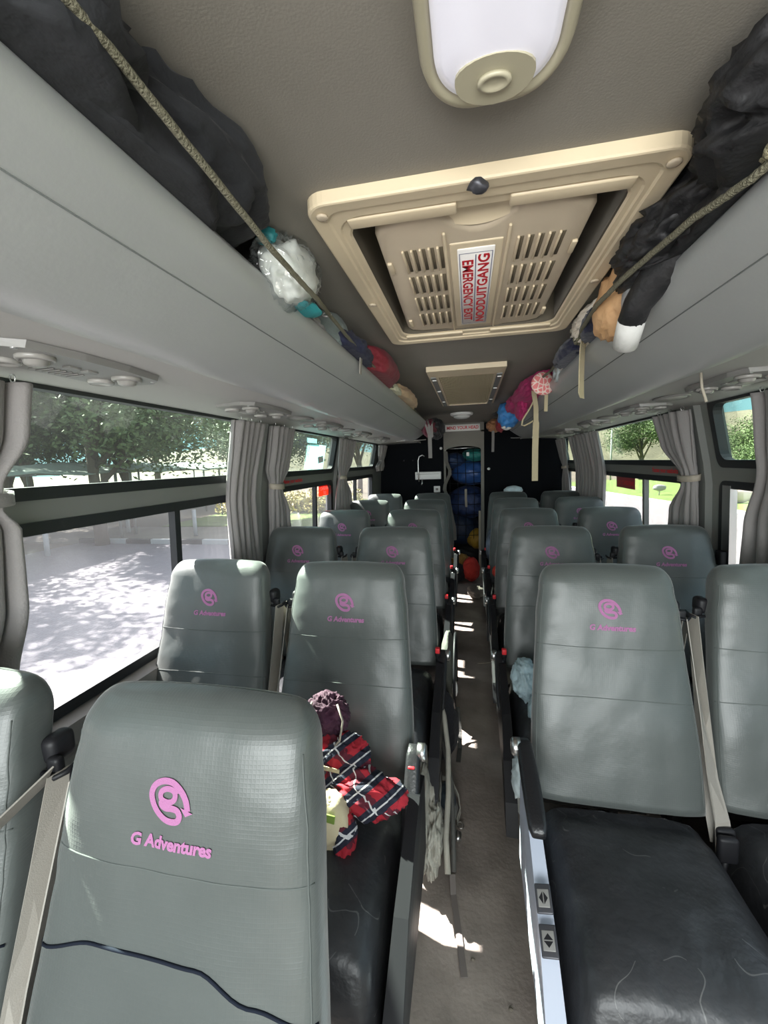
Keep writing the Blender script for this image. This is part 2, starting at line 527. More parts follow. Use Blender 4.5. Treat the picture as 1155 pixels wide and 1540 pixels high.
# upright grey trim on the right door pillar
def pillar(n, sign, ya, yb, x_in=.022, m='trim'):
    mb = MB()
    pts = [.80, 1.345, 1.45, 1.735]
    for z0, z1 in zip(pts, pts[1:]):
        xa, xb = sign * (wx(z0) - x_in), sign * (wx(z1) - x_in)
        t = sign * x_in
        v = [(xa, ya + .02, z0), (xa, yb - .02, z0), (xa + t, yb, z0), (xa + t, ya, z0), (xb, ya + .02, z1), (xb, yb - .02, z1), (xb + t, yb, z1), (xb + t, ya, z1)]
        mb.add(v, [(0, 1, 2, 3), (4, 5, 6, 7), (0, 1, 5, 4), (1, 2, 6, 5), (2, 3, 7, 6), (3, 0, 4, 7)])
    return struct('trim_%d' % n, mb, M[m])
pillar(1, 1, 2.36, 2.52)
pillar(2, -1, 2.16, 2.34)
pillar(3, -1, 3.54, 3.74)
# bright inner metal frame and latch on the right front window
mb = MB()
for z0, z1 in ((.80, 1.345),):
    xa, xb = wx(z0) - .008, wx(z1) - .008
    v = [(xa, 2.20, z0), (xa, 2.262, z0), (xa + .03, 2.262, z0), (xa + .03, 2.20, z0), (xb, 2.20, z1), (xb, 2.262, z1), (xb + .03, 2.262, z1), (xb + .03, 2.20, z1)]
    mb.add(v, [(0, 1, 2, 3), (4, 5, 6, 7), (0, 1, 5, 4), (1, 2, 6, 5), (2, 3, 7, 6), (3, 0, 4, 7)])
part('sliding_frame', mb, M['chrome'], wr[1])
part('latch', MB().rbox(wx(1.0) - .022, 2.235, 1.0, .03, .05, .07, .006), M['black'], wr[1])

# ------------------------------------------------------------------ rear partition with the doorway
DX0, DX1, DZ = -0.315, 0.165, 1.68
mb = MB()
mb.box(-1.2, Y1, 0, DX0, Y1 + .04, 1.97).box(DX1, Y1, 0, 1.2, Y1 + .04, 1.97)
struct('wall_back', mb, M['blackcarpet'])
# grey cloth header and jambs round the opening
mb = MB()
arch = []
for k in range(13):
    a = PI * k / 12
    arch.append(((DX0 + DX1) / 2 - math.cos(a) * (DX1 - DX0) / 2 * .96, 1.60 + math.sin(a) ** .6 * .085))
for (a, b), (c, d) in zip(arch, arch[1:]):
    v = [(a, Y1 - .012, b), (c, Y1 - .012, d), (c, Y1 - .012, 1.88), (a, Y1 - .012, 1.88), (a, Y1 + .05, b), (c, Y1 + .05, d), (c, Y1 + .05, 1.88), (a, Y1 + .05, 1.88)]
    mb.add(v, [(0, 1, 2, 3), (4, 5, 6, 7), (0, 1, 5, 4), (1, 2, 6, 5), (2, 3, 7, 6), (3, 0, 4, 7)])
mb.box(DX0 - .015, Y1 - .02, 0, DX0 + .012, Y1 + .055, 1.88).box(DX1 - .02, Y1 - .02, 0, DX1 + .02, Y1 + .055, 1.88)
mb.box(DX0 - .015, Y1 - .02, 1.86, DX1 + .02, Y1 + .055, 1.985)
struct('trim_4', mb, mat('doorway_trim', (0.20, 0.19, 0.165), .7, bump=.2, bscale=40))
# dark hold behind
struct('wall_hold', MB().box(-1.2, 7.15, 0, 1.2, 7.2, 2.0), M['blackcarpet'])

# ------------------------------------------------------------------ luggage racks
RP = [(.418, 1.885), (.403, 1.883), (.393, 1.868), (.395, 1.848), (.408, 1.828), (.432, 1.806), (.462, 1.784), (.495, 1.762), (.530, 1.741), (.562, 1.727), (.595, 1.720), (.625, 1.722),
      (.650, 1.735), (.66, 1.76), (1.10, 1.79), (1.10, 1.80), (.66, 1.785), (.55, 1.79), (.47, 1.825), (.435, 1.865), (.428, 1.88)]
def rack(sign, yend, name, label):
    t = thing(name, label, 'luggage rack', (0, 0, 0))
    ysec = [Y0 + (yend - .40 - Y0) * k / 30 for k in range(31)] + [yend - .40 + .40 * math.sin(a * PI / 2 / 10) for a in range(1, 11)]
    vs = []; fs = []; n = len(RP)
    for y in ysec:
        u = max(0, (y - (yend - .40)) / .40)
        k = math.sqrt(max(0, 1 - u * u))
        lag = 1.10 - .58 * (1 - k) 
        for (x, z) in RP:
            xx = x + (1 - k) * (max(0.0, .80 - x)) * .9
            zz = z + (1 - k) * (1.765 - z) * .6
            vs.append((sign * xx, y, zz))
    for i in range(len(ysec) - 1):
        for k in range(n):
            k2 = (k + 1) % n
            fs.append((i * n + k, i * n + k2, (i + 1) * n + k2, (i + 1) * n + k))
    mb = MB().add(vs, fs, True)
    mb.add(vs[-n:], [tuple(range(n))], False)
    part('fascia', mb, M['rackskin'], t)
    # underside duct panel
    mb = MB().prism([(sign * .630, 1.742), (sign * .66, 1.748), (sign * .86, 1.747), (sign * 1.09, 1.733), (sign * 1.112, 1.733), (sign * 1.112, 1.76), (sign * .63, 1.76)], Y0, Y1, smooth=False)
    part('underside_panel', mb, M['duct'], t, 'lighter grey duct panel under the rack')
    # stitched seam along the fascia
    part('seam', MB().tube([(sign * .4445, y, 1.7955) for y in (Y0, yend - .45)], .0012, 6), M['seam'], t)
    part('end_piping', MB().tube([(sign * (.46 + .34 * (1 - math.cos(a * PI / 16))) , yend - .12 + .10 * math.sin(a * PI / 16) - .05, 1.735 + .0 * a) for a in range(9)], .004, 6), M['duct'], t)
    return t
rack(-1, 4.75, 'luggage_rack', 'long grey padded overhead luggage rack above the windows beside the paved car park')
rack(1, 5.15, 'luggage_rack', 'long grey padded overhead luggage rack above the windows facing the lawn and road')

# air and lamp panels under the racks
_vent = {}
def vent_panel(sign, y, label, full=True):
    t = thing('air_vent_panel', label, 'vent panel', (sign * .885, y, 1.7465), 0, 'air vent panels under the luggage racks')
    if 'plate' not in _vent:
        def outline(k, z):
            return [(x * k, yy * k if abs(yy) < .17 else yy, z) for x, yy in ((-.095, -.12), (-.075, -.19), (.04, -.205), (.085, -.17), (.10, -.06), (.10, .06), (.085, .17), (.04, .205), (-.075, .19), (-.095, .12))]
        mbp = MB()
        a, b = outline(1, 0.0), outline(.93, -.014)
        n = len(a)
        mbp.add(a + b, [(i, (i + 1) % n, n + (i + 1) % n, n + i) for i in range(n)] + [tuple(range(n, 2 * n)), tuple(range(n))[::-1]])
        _vent['plate'] = mbp.mesh('plate'); _vent['plate'].materials.append(M['vent'])
        _vent['nozzle'] = MB().lathe([(.034, .0), (.034, -.010), (.029, -.014), (.025, -.008), (.023, -.010), (.020, -.020), (.012, -.024), (.003, -.024)], 20).mesh('nozzle')
        _vent['nozzle'].materials.append(mat('nozzle_plastic', (.25, .24, .225), .3))
        _vent['lamp'] = MB().lathe([(.030, .0), (.030, -.008), (.026, -.012), (.022, -.009), (.006, -.008), (.002, -.008)], 20).mesh('reading_lamp')
        _vent['lamp'].materials.append(mat('reading_lamp_lens', (.32, .31, .29), .2))
        mbb = MB()
        for dy in (-.032, .012): mbb.rbox(0, dy + .010, -.015, .022, .030, .006, .002, 2)
        _vent['button'] = mbb.mesh('call_button'); _vent['button'].materials.append(M['vent'])
        mbg = MB()
        for i in range(7): mbg.rbox(-.045, -.045 + i * .015, -.0155, .05, .005, .003, .001, 1)
        _vent['grille'] = mbg.mesh('speaker_grille'); _vent['grille'].materials.append(M['vent'])
        _vent['screw'] = MB().lathe([(.006, 0), (.006, -.003), (.002, -.004)], 10).mesh('screw'); _vent['screw'].materials.append(M['chrome'])
    def p(n, k, loc):
        o = link(n, _vent[k], None, t); o.location = loc; return o
    p('plate', 'plate', (0, 0, 0))
    for dy in (-.115, .115):
        p('nozzle', 'nozzle', (sign * -.035, dy, -.010)); p('reading_lamp', 'lamp', (sign * .045, dy * 1.02, -.012))
    p('call_buttons', 'button', (sign * -.02, 0, 0)); p('speaker_grille', 'grille', (sign * .045 + .045, 0, 0))
    p('screw', 'screw', (sign * -.06, .175, -.012)); p('screw', 'screw', (sign * -.06, -.175, -.012))
for i, y in enumerate((.83, 1.68, 2.50, 3.32, 4.14)):
    o_ = ('nearest', 'second', 'third', 'fourth', 'fifth')[i]
    vent_panel(-1, y, 'grey air vent and reading lamp panel under the car park side rack, %s along' % o_)
    if i: vent_panel(1, y - .02, 'grey air vent and reading lamp panel under the lawn side rack, %s along' % ('', 'nearest', 'second', 'third', 'fourth')[i])
for s_, y, lb in ((-1, 2.12, 'oval speaker cover under the rack beside the nearest car park curtains'), (1, 2.10, 'oval speaker cover under the rack above the tied curtain by the lawn pillar'), (-1, 2.95, 'oval speaker cover farther along under the car park side rack'), (1, 2.95, 'oval speaker cover farther along under the lawn side rack')):
    t = thing('ceiling_speaker', lb, 'speaker', (s_ * .87, y, 1.7455))
    me = MB().lathe([(.085, 0), (.085, -.003), (.078, -.007), (.070, -.003), (.01, -.003)], 32, T=Matrix.Diagonal((.75, 1.25, 1, 1)))
    part('rim', me, M['vent'], t)
    part('mesh_cover', MB().lathe([(.068, -.003), (.066, -.006), (.005, -.007)], 32, T=Matrix.Diagonal((.75, 1.25, 1, 1))), M['duct'], t)

# ------------------------------------------------------------------ roof hatch
def rrect(x0, y0, x1, y1, r, n=6):
    p = []
    for cx, cy, a0 in ((x0 + r, y0 + r, PI), (x1 - r, y0 + r, 1.5 * PI), (x1 - r, y1 - r, 0), (x0 + r, y1 - r, .5 * PI)):
        for k in range(n + 1):
            a = a0 + k * PI / 2 / n
            p.append((cx + r * math.cos(a), cy + r * math.sin(a)))
    return p
def rings(mb, loops, smooth=True, close_first=False, close_last=False):
    n = len(loops[0]); vs = [p for l in loops for p in l]; fs = []
    for i in range(len(loops) - 1):
        for k in range(n):
            k2 = (k + 1) % n
            fs.append((i * n + k, i * n + k2, (i + 1) * n + k2, (i + 1) * n + k))
    if close_first: fs.append(tuple(range(n)))
    if close_last: fs.append(tuple((len(loops) - 1) * n + k for k in range(n)))
    mb.add(vs, fs, smooth); return mb
ht = thing('roof_hatch', 'large cream plastic emergency roof hatch in the middle of the ceiling', 'roof hatch', (0, 0, 0))
def L3(x0, y0, x1, y1, r, z): return [(a, b, z) for a, b in rrect(x0, y0, x1, y1, r)]
mb = MB()
rings(mb, [L3(-.292, .765, .345, 1.695, .040, 1.980), L3(-.292, .765, .345, 1.695, .040, 1.961), L3(-.290, .767, .343, 1.693, .039, 1.958), L3(-.287, .770, .340, 1.690, .038, 1.957), L3(-.262, .795, .315, 1.668, .035, 1.959),
           L3(-.258, .800, .311, 1.664, .035, 1.963), L3(-.250, .826, .303, 1.652, .05, 1.963), L3(-.247, .832, .300, 1.648, .05, 1.967), L3(-.238, .856, .290, 1.624, .045, 1.968), L3(-.234, .862, .286, 1.618, .045, 1.972)], smooth=False)
part('frame', mb, M['hatch'], ht)
rings(mb := MB(), [L3(-.234, .862, .286, 1.618, .045, 1.972), L3(-.234, .862, .286, 1.618, .045, 2.12)], close_last=True)
part('well', mb, mat('hatch_well', (.10, .085, .06), .8), ht, 'dark well behind the hatch lid')
for s0, s1 in ((-.228, -.02), (.075, .282)):     # raised pads along the near and far rims
    for ya, yb in ((.832, .866), (1.616, 1.648)):
        part('rim_pad', MB().rbox((s0 + s1) / 2, (ya + yb) / 2, 1.966, s1 - s0, yb - ya, .010, .004), M['hatch'], ht)
for (a, b) in ((-.265, .80), (.32, .80), (-.272, 1.25), (.325, 1.25)):
    o = part('screw_cap', MB().lathe([(.011, 0), (.011, -.003), (.007, -.0045), (.001, -.0045)], 14, T=Matrix.Translation((a, b, 1.957))), M['hatchd'], ht)
# inner lid: outline with the two chamfered shoulders and the thumb scoop
mb = MB()
lid = []
def lidloop(off, z):
    x0, x1, ya, yb = -.193 + off, .243 - off, .905 + off, 1.612 - off
    pts = [(x0, ya + .03), (x0 + .01, ya + .012), (x0 + .04, ya), (-.075, ya - .028)]
    for k in range(9):
        u = k / 8
        xx = -.055 + .155 * u
        pts.append((xx, ya - .01 + .060 * math.sin(PI * u) + off * .2))
    pts += [(.125, ya - .028), (x1 - .04, ya), (x1 - .01, ya + .012), (x1, ya + .03)]
    pts += [(x1 + .0, yb - .05), (x1 - .01, yb - .02), (x1 - .04, yb - .004), (.12, yb), (.10, yb + .012), (-.05, yb + .012), (-.08, yb), (x0 + .02, yb - .004), (x0 - .01, yb - .02), (x0 - .02, yb - .05)]
    return [(a, b, z) for a, b in pts]
rings(mb, [lidloop(0, 2.03), lidloop(0, 1.985), lidloop(.004, 1.979), lidloop(.012, 1.976)], close_last=True)
part('lid', mb, M['hatchd'], ht)
# scoop bowl between the shoulders
mb = MB()
vs = []; fs = []
for i in range(7):
    for k in range(13):
        u = k / 12
        vs.append((-.075 + .19 * u, .868 + .065 * (i / 6) * math.sin(PI * u) ** .7 + .012 * i / 6, 2.02 - .040 * (i / 6) ** 1.5))
for i in range(6):
    for k in range(12): fs.append((i * 13 + k, i * 13 + k + 1, i * 13 + 14 + k, i * 13 + 13 + k))
mb.add(vs, fs, True)
part('finger_scoop', mb, M['hatch'], ht)
mb = MB().rbox(.018, 1.29, 1.977, .118, .58, .008, .012)
for xx in (-.050, .086): mb.rbox(xx, 1.28, 1.974, .007, .66, .007, .003)
part('centre_channel', mb, M['hatch'], ht)
# louvre slots
slotm = mat('louvre_shadow_gap', (.10, .08, .05), .8)
for (xa, xb, xc, xd) in ((-.140, -.062, -.150, -.064), (.112, .196, .115, .212)):
    for g in range(4):
        ya = 1.005 + g * .140
        for k in range(5):
            u = k / 4
            v = (g + .5) / 4
            xx = (xa + (xb - xa) * u) * (1 - v) + (xc + (xd - xc) * u) * v
            rb = part('louvre', MB().rbox(xx - .005, ya + .055, 1.9735, .0055, .112, .007, .0024, 2), M['hatch'], ht)
            part('slot', MB().rbox(xx + .003, ya + .055, 1.9758, .0075, .105, .003, .001, 1), slotm, rb)
for (a, b) in ((-.185, 1.08), (-.192, 1.50), (.232, 1.08), (.236, 1.50)):
    part('catch', MB().rbox(a, b, 1.974, .012, .055, .008, .003), M['hatch'], ht)
part('broken_clip', crumple(MB(), (.018, .775, 1.952), (.016, .014, .010), 3, .7, 2.2, 2), M['steel'], ht)
# emergency sign on the hatch
sg = thing('emergency_exit_sign', 'white EMERGENCY EXIT NOODUITGANG sign with red letters on the roof hatch', 'sign', (.018, 1.29, 1.972))
part('plate', MB().rbox(0, 0, 0, .084, .535, .004, .002, 1), M['signwhite'], sg)
mb = MB()
zt = -.0028
mb.add([(-.001, -.24, zt), (.001, -.24, zt), (.001, .235, zt), (-.001, .235, zt)], [(0, 1, 2, 3)])
for a, b, c, d in ((-.037, -.250, .037, -.248), (-.037, .248, .037, .250), (-.038, -.25, -.0365, .25), (.0365, -.25, .038, .25)):
    mb.add([(a, b, zt), (c, b, zt), (c, d, zt), (a, d, zt)], [(0, 1, 2, 3)])
part('border_lines', mb, mat('sign_blue_line', (.05, .06, .20), .5), sg)
mb = MB()
text_mb(mb, 'EMERGENCY EXIT', .036, plane_fn((-.0185, 0, zt), (0, 1, 0), (1, 0, 0)), bold=.0010, sx=1.50)
text_mb(mb, 'NOODUITGANG', .036, plane_fn((.0185, 0, zt), (0, -1, 0), (-1, 0, 0)), bold=.0010, sx=1.75)
part('lettering', mb, M['signred'], sg)

# return air grille behind the hatch
gr = thing('ceiling_air_grille', 'cream ribbed air grille on the ceiling behind the roof hatch', 'air grille', (-.01, 0, 0))
mb = MB()
rings(mb, [[(x, y, z) for x, y in ((-.205, 2.22), (.195, 2.22), (.205, 3.62), (-.205, 3.62))] for z in (1.982,)] +
      [[(-.205, 2.22, 1.955), (.195, 2.22, 1.955), (.205, 3.62, 1.955), (-.205, 3.62, 1.955)], [(-.150, 2.36, 1.950), (.140, 2.36, 1.950), (.150, 3.56, 1.950), (-.150, 3.56, 1.950)], [(-.150, 2.36, 1.965), (.140, 2.36, 1.965), (.150, 3.56, 1.965), (-.150, 3.56, 1.965)]], smooth=False, close_last=True)
part('frame', mb, M['hatch'], gr)
mb = MB()
for k in range(34):
    x = -.146 + k * .0085
    mb.box(x, 2.37, 1.953, x + .0045, 3.55, 1.964)
part('ribs', mb, M['grille'], gr)
for s_ in (-.178, .172):
    part('side_rail', MB().box(s_ - .016, 2.36, 1.947, s_ + .012, 3.56, 1.956), M['trim'], gr)
    for y in (2.42, 2.8, 3.3):
        part('clip', MB().rbox(s_, y, 1.946, .022, .018, .006, .002), M['white'], gr)

# front ceiling lamp
lp = thing('ceiling_lamp', 'big oblong ceiling lamp with white diffuser and beige rim above the camera', 'lamp', (.032, 0, 0))
def stad(hw, y0, y1, z, n=12):
    r = hw * .98
    p = []
    for cx, cy, a0 in ((-hw + r * .75, y0 + r * .9, PI), (hw - r * .75, y0 + r * .9, 1.5 * PI), (hw - r * .75, y1 - r * .9, 0), (-hw + r * .75, y1 - r * .9, .5 * PI)):
        for k in range(n + 1):
            a = a0 + k * PI / 2 / n
            p.append((cx + r * .75 * math.cos(a), cy + r * .9 * math.sin(a), z))
    return p
rings(mb := MB(), [stad(.086, -.02, .622, 1.982), stad(.086, -.02, .622, 1.966), stad(.082, -.016, .618, 1.956), stad(.074, -.008, .610, 1.954), stad(.070, -.004, .606, 1.960), stad(.069, -.003, .605, 1.966)])
part('rim', mb, M['ring'], lp)
rings(mb := MB(), [stad(.070, -.004, .606, 1.966), stad(.068, 0, .602, 1.956), stad(.058, .02, .585, 1.949), stad(.03, .06, .54, 1.946)], close_last=True)
part('diffuser', mb, M['diffuser'], lp)
mb = MB()
pts = []
for k in range(13):
    a = PI * k / 12
    pts.append((-.046 * math.cos(a), .563 - .028 * math.sin(a)))
for k in range(13):
    a = PI * k / 12
    pts.append((.046 * math.cos(a), .567 + .036 * math.sin(a)))
n = len(pts)
mb.add([(a, b, 1.9445) for a, b in pts] + [(a, b, 1.958) for a, b in pts], [tuple(range(n))] + [(i, (i + 1) % n, n + (i + 1) % n, n + i) for i in range(n)])
part('end_cap', mb, M['ring'], lp)
part('switch', MB().lathe([(.018, 0), (.018, -.004), (.013, -.005), (.011, -.003), (.002, -.003)], 24, T=Matrix.Translation((.0, .568, 1.9445)) @ Matrix.Diagonal((1.1, .75, 1, 1))), M['ring'], lp)
# rear round lamp
lp = thing('ceiling_lamp', 'small round white ceiling lamp above the doorway sign', 'lamp', (-.075, 4.45, 1.981))
part('rim', MB().lathe([(.115, 0), (.113, -.02), (.095, -.030), (.085, -.026)], 32, cap=False), M['white'], lp)
part('diffuser', MB().lathe([(.088, -.024), (.080, -.045), (.05, -.058), (.005, -.062)], 32), mat('small_lamp_lens', (.6, .6, .58), .25), lp)
# head sign
sg = thing('mind_your_head_sign', 'white MIND YOUR HEAD sign with red letters over the rear doorway', 'sign', (-.085, Y1 - .026, 1.918))
part('plate', MB().rbox(0, 0, 0, .44, .008, .085, .003, 1), M['signwhite'], sg)
mb = MB(); text_mb(mb, 'MIND YOUR HEAD', .055, plane_fn((0, -.0055, 0), (1, 0, 0), (0, 0, 1)), bold=.0016, sx=.86)
part('lettering', mb, M['signred'], sg)

# ------------------------------------------------------------------ seats
TH = math.atan2(.20, .69)
BL = .717; HCAP = .072; H0 = BL - HCAP
def bw(h):
    t = h / H0
    return .238 - .030 * sstep(.15, 1.0, t) - .010 * sstep(.85, 1, t)
def bd(h):
    return .050 + .012 * sstep(.60, .95, h / H0) + .004 * math.sin(PI * min(1, h / .4))
def disp(x, h):
    q = Vector((x * 7, h * 5, 3.1))
    w = .0045 * noise.noise(q) + .0030 * noise.noise(q * 2.3)
    # puckers that run in from the sides at the shoulder
    w += .0012 * math.sin(h * 95 + 9 * noise.noise(Vector((x * 9, h * 4, 0)))) * sstep(.10, .21, abs(x)) * sstep(.25, .5, h)
    return w
NE = 3.6
def front(x, h):
    w = bw(h)
    return -bd(h) * (max(0, 1 - abs(x / w) ** NE)) ** (1 / NE) - disp(x, h)
CT, ST = math.cos(TH), math.sin(TH)
def b2s(x, t, h): return (x, -.20 + h * ST + t * CT, .46 + h * CT - t * ST)
def back_mesh():
    vs = []; fs = []; NA = 72
    hs = [H0 * k / 34 for k in range(35)]
    secs = [(h, bw(h), bd(h), h) for h in hs]
    for k in range(1, 11):
        a = PI / 2 * k / 10
        secs.append((H0 + HCAP * math.sin(a), bw(H0) - .046 * (1 - math.cos(a)), bd(H0) * max(math.cos(a), .01), H0))
    secs = [(0.0, .20, .02, 0), (0.0, .232, .044, 0)] + secs[0:]
    for (h, w, d, hr) in secs:
        for k in range(NA):
            q = 4 * k / NA                      # right edge, over the back, left edge, over the front
            xs_ = math.sin(PI / 2 * (1 - q)) if q <= 2 else math.sin(PI / 2 * (q - 3))
            x = w * xs_
            t = d * max(0, 1 - abs(xs_) ** NE) ** (1 / NE) * (1 if q <= 2 else -1)
            if t < 0: t -= disp(x, h) * min(1, (d / bd(hr)) ** .5)
            elif h > H0 * .2: t -= .5 * disp(x, h)
            # dip along the crown
            hh = h - .006 * (x / w) ** 2 * (h > H0)
            vs.append(b2s(x, t, hh))
    n = len(secs)
    for i in range(n - 1):
        for k in range(NA):
            k2 = (k + 1) % NA
            fs.append((i * NA + k, i * NA + k2, (i + 1) * NA + k2, (i + 1) * NA + k))
    mb = MB(); mb.add(vs, fs, True)
    return mb
def onface(x, h, off=.0012): return b2s(x, front(x, h) - off, h)
def seam_mb(hf, r=.0013, n=40, ww=.985, off=0.0):
    mb = MB(); pts = []
    for k in range(n + 1):
        u = -ww + 2 * ww * k / n
        h = hf(u); pts.append(onface(bw(h) * u, h, off))
    mb.tube(pts, r, 6)
    return mb
def side_seam(sx):
    pts = []
    for k in range(40):
        h = .02 + (H0 - .02) * k / 39
        u = .955
        pts.append(onface(sx * bw(h) * u, h, .0))
    return MB().tube(pts, .0013, 6)
def emblem_mb():
    """one stitched stroke: the open ring that curls under into the g, its bowl, ear and the arrow tip"""
    mb = MB()
    ca, sa = math.cos(math.radians(10)), math.sin(math.radians(10))
    def P_(px, py):
        dx, dy = px - 490, py - 352
        return ((dx * ca + dy * sa) / 5300, -(-dx * sa + dy * ca) / 5300 + .572)
    def stroke(pts, w, closed=False):
        q = [Vector(P_(*p)) for p in pts]; n = len(q)
        def cr_(a, b, c, d, t): return .5 * ((2 * b) + (c - a) * t + (2 * a - 5 * b + 4 * c - d) * t * t + (3 * b - a - 3 * c + d) * t ** 3)
        out = []
        for i in range(n if closed else n - 1):
            a, b, c, d = (q[(i - 1) % n], q[i], q[(i + 1) % n], q[(i + 2) % n]) if closed else (q[max(0, i - 1)], q[i], q[i + 1], q[min(n - 1, i + 2)])
            out += [cr_(a, b, c, d, t / 5) for t in range(5)]
        if not closed: out.append(q[-1])
        m_ = len(out); vs = []
        for i, p in enumerate(out):
            a = out[i - 1] if (i or closed) else p; b = out[(i + 1) % m_] if (i < m_ - 1 or closed) else p
            d = (b - a).normalized(); nn = Vector((-d.y, d.x)) * w / 2
            for e_ in (p - nn, p + nn): vs.append(onface(e_.x, e_.y, .0016))
        mb.add(vs, [(2 * i, 2 * i + 1, 2 * ((i + 1) % m_) + 1, 2 * ((i + 1) % m_)) for i in range(m_ if closed else m_ - 1)])
    stroke([(632, 432), (627, 360), (592, 285), (530, 225), (450, 205), (380, 225), (342, 280), (345, 350), (375, 420), (430, 475), (490, 497), (540, 495), (562, 460), (545, 420), (500, 402), (450, 396), (418, 372), (420, 345)], .0088)
    stroke([(425, 335), (416, 300), (435, 272), (480, 262), (527, 278), (543, 312), (527, 346), (480, 358)], .0078, True)
    stroke([(520, 282), (575, 284)], .0065)
    for tri in (((578, 400), (672, 452), (612, 468)),):
        mb.add([onface(*P_(*p), .0017) for p in tri], [(0, 1, 2)])
    return mb
def letter_mb():
    mb = MB()
    return text_mb(mb, 'G Adventures', .0235, lambda u, v: onface(u + .004, .515 + v, .0016), bold=.0010, shear=.12, sx=.98)
def cushion_mb():
    vs = []; fs = []; nx, ny = 20, 22
    mb = MB()
    W2 = .232; y0, y1 = -.74, -.235; z1 = .468; z0 = .30
    T = []
    for j in range(ny + 1):
        v = j / ny
        y = y0 + (y1 - y0) * v
        for i in range(nx + 1):
            u = -1 + 2 * i / nx
            x = W2 * u
            ex = (1 - abs(u) ** 7) ** .30
            ey = (1 - abs(2 * v - 1) ** 8) ** .30 if v < .5 else 1
            z = z0 + (z1 - z0) * min(ex, 1) * min(ey, 1)
            z += (.022 * math.cos(u * PI / 2) * math.sin(PI * min(1, v * 1.0 + .15)) + .006 * noise.noise(Vector((x * 12, y * 12, 1))) + .003 * noise.noise(Vector((x * 30, y * 30, 5)))) * ex * ey
            z -= .020 * math.exp(-((v - .98) / .1) ** 2)
            T.append((x, y, z))
    mb.add(T, [(j * (nx + 1) + i, j * (nx + 1) + i + 1, (j + 1) * (nx + 1) + i + 1, (j + 1) * (nx + 1) + i) for j in range(ny) for i in range(nx)], True)
    # skirts
    b = []
    ring = [i for i in range(nx + 1)] + [j * (nx + 1) + nx for j in range(1, ny + 1)] + [ny * (nx + 1) + i for i in range(nx - 1, -1, -1)] + [j * (nx + 1) for j in range(ny - 1, 0, -1)]
    vs = []; n = len(ring)
    for lev, (dz, k) in enumerate(((0, 1), (-.04, 1.012), (-.09, .985), (-.12, .96))):
        for r in ring:
            x, y, z = T[r]
            vs.append((x * k, (y + .49) * k - .49, z + dz + (0.004 * noise.noise(Vector((x * 30, y * 30, dz * 40))))))
    fs = [(l * n + k, l * n + (k + 1) % n, (l + 1) * n + (k + 1) % n, (l + 1) * n + k) for l in range(3) for k in range(n)]
    fs.append(tuple(3 * n + k for k in range(n)))
    mb.add(vs, fs, True)
    return mb
SM = {}
def shared(k, fn, m):
    if k not in SM:
        me = fn().mesh(k); me.materials.append(M[m]); SM[k] = me
    return SM[k]
def base_mb():
    mb = MB()
    mb.rbox(0, -.45, .245, .40, .44, .09, .02)
    for x in (-.15, .15):
        mb.rbox(x, -.26, .105, .035, .05, .21, .008).rbox(x, -.60, .105, .035, .05, .21, .008)
        mb.rbox(x, -.43, .014, .05, .46, .028, .006)
    return mb
def guide_mb(sx):
    T = Matrix.Translation((sx * .212, -.005, .46 + .555 * CT)) 
    mb = MB()
    mb.rbox(0, .0, .018, .034, .050, .050, .014, 4, T=T)
    mb.rbox(sx * .018, -.022, .0, .026, .018, .030, .007, 3, T=T)
    mb.tube([(sx * .002, -.034, -.010), (sx * .030, -.036, -.014), (sx * .042, -.024, -.010), (sx * .042, .0, -.006)], .005, 8, T=T)
    return mb
def belt_mb(sx):
    p = [(sx * .243, -.028, .985), (sx * .247, -.075, .86), (sx * .252, -.13, .72), (sx * .258, -.185, .58), (sx * .262, -.245, .47), (sx * .258, -.27, .40)]
    mb = MB().strip(p, [Vector((.25 * sx, .95, 0)), Vector((.3 * sx, .9, 0)), Vector((.45 * sx, .85, 0)), Vector((.7 * sx, .6, 0)), Vector((.9 * sx, .3, 0)), Vector((.95 * sx, .1, 0))], .046, .0012)
    mb.strip([(sx * .243, .0, .98), (sx * .246, .03, .80), (sx * .25, .02, .55), (sx * .25, .0, .30)], Vector((.2, .95, 0)), .046, .0012)
    return mb
def buckle_stalk(sx):
    return MB().rbox(sx * -.246, -.255, .50, .020, .030, .11, .008).rbox(sx * -.246, -.262, .555, .026, .042, .035, .008)
def side_panel_mb(sx):
    # sx: aisle direction
    mb = MB()
    prof = [(-.20, .50), (-.33, .535), (-.42, .51), (-.60, .45), (-.76, .36), (-.86, .27), (-.90, .17), (-.84, .19), (-.62, .22), (-.20, .24)]
    n = len(prof)
    a = [(sx * .244, y, z) for y, z in prof]; b = [(sx * (.276 + .010 * sstep(-.5, -.8, y)), y * .985 - .005, z - .006) for y, z in prof]
    mb.add(a + b, [(i, (i + 1) % n, n + (i + 1) % n, n + i) for i in range(n)] + [tuple(range(n)), tuple(range(n, 2 * n))[::-1]])
    return mb
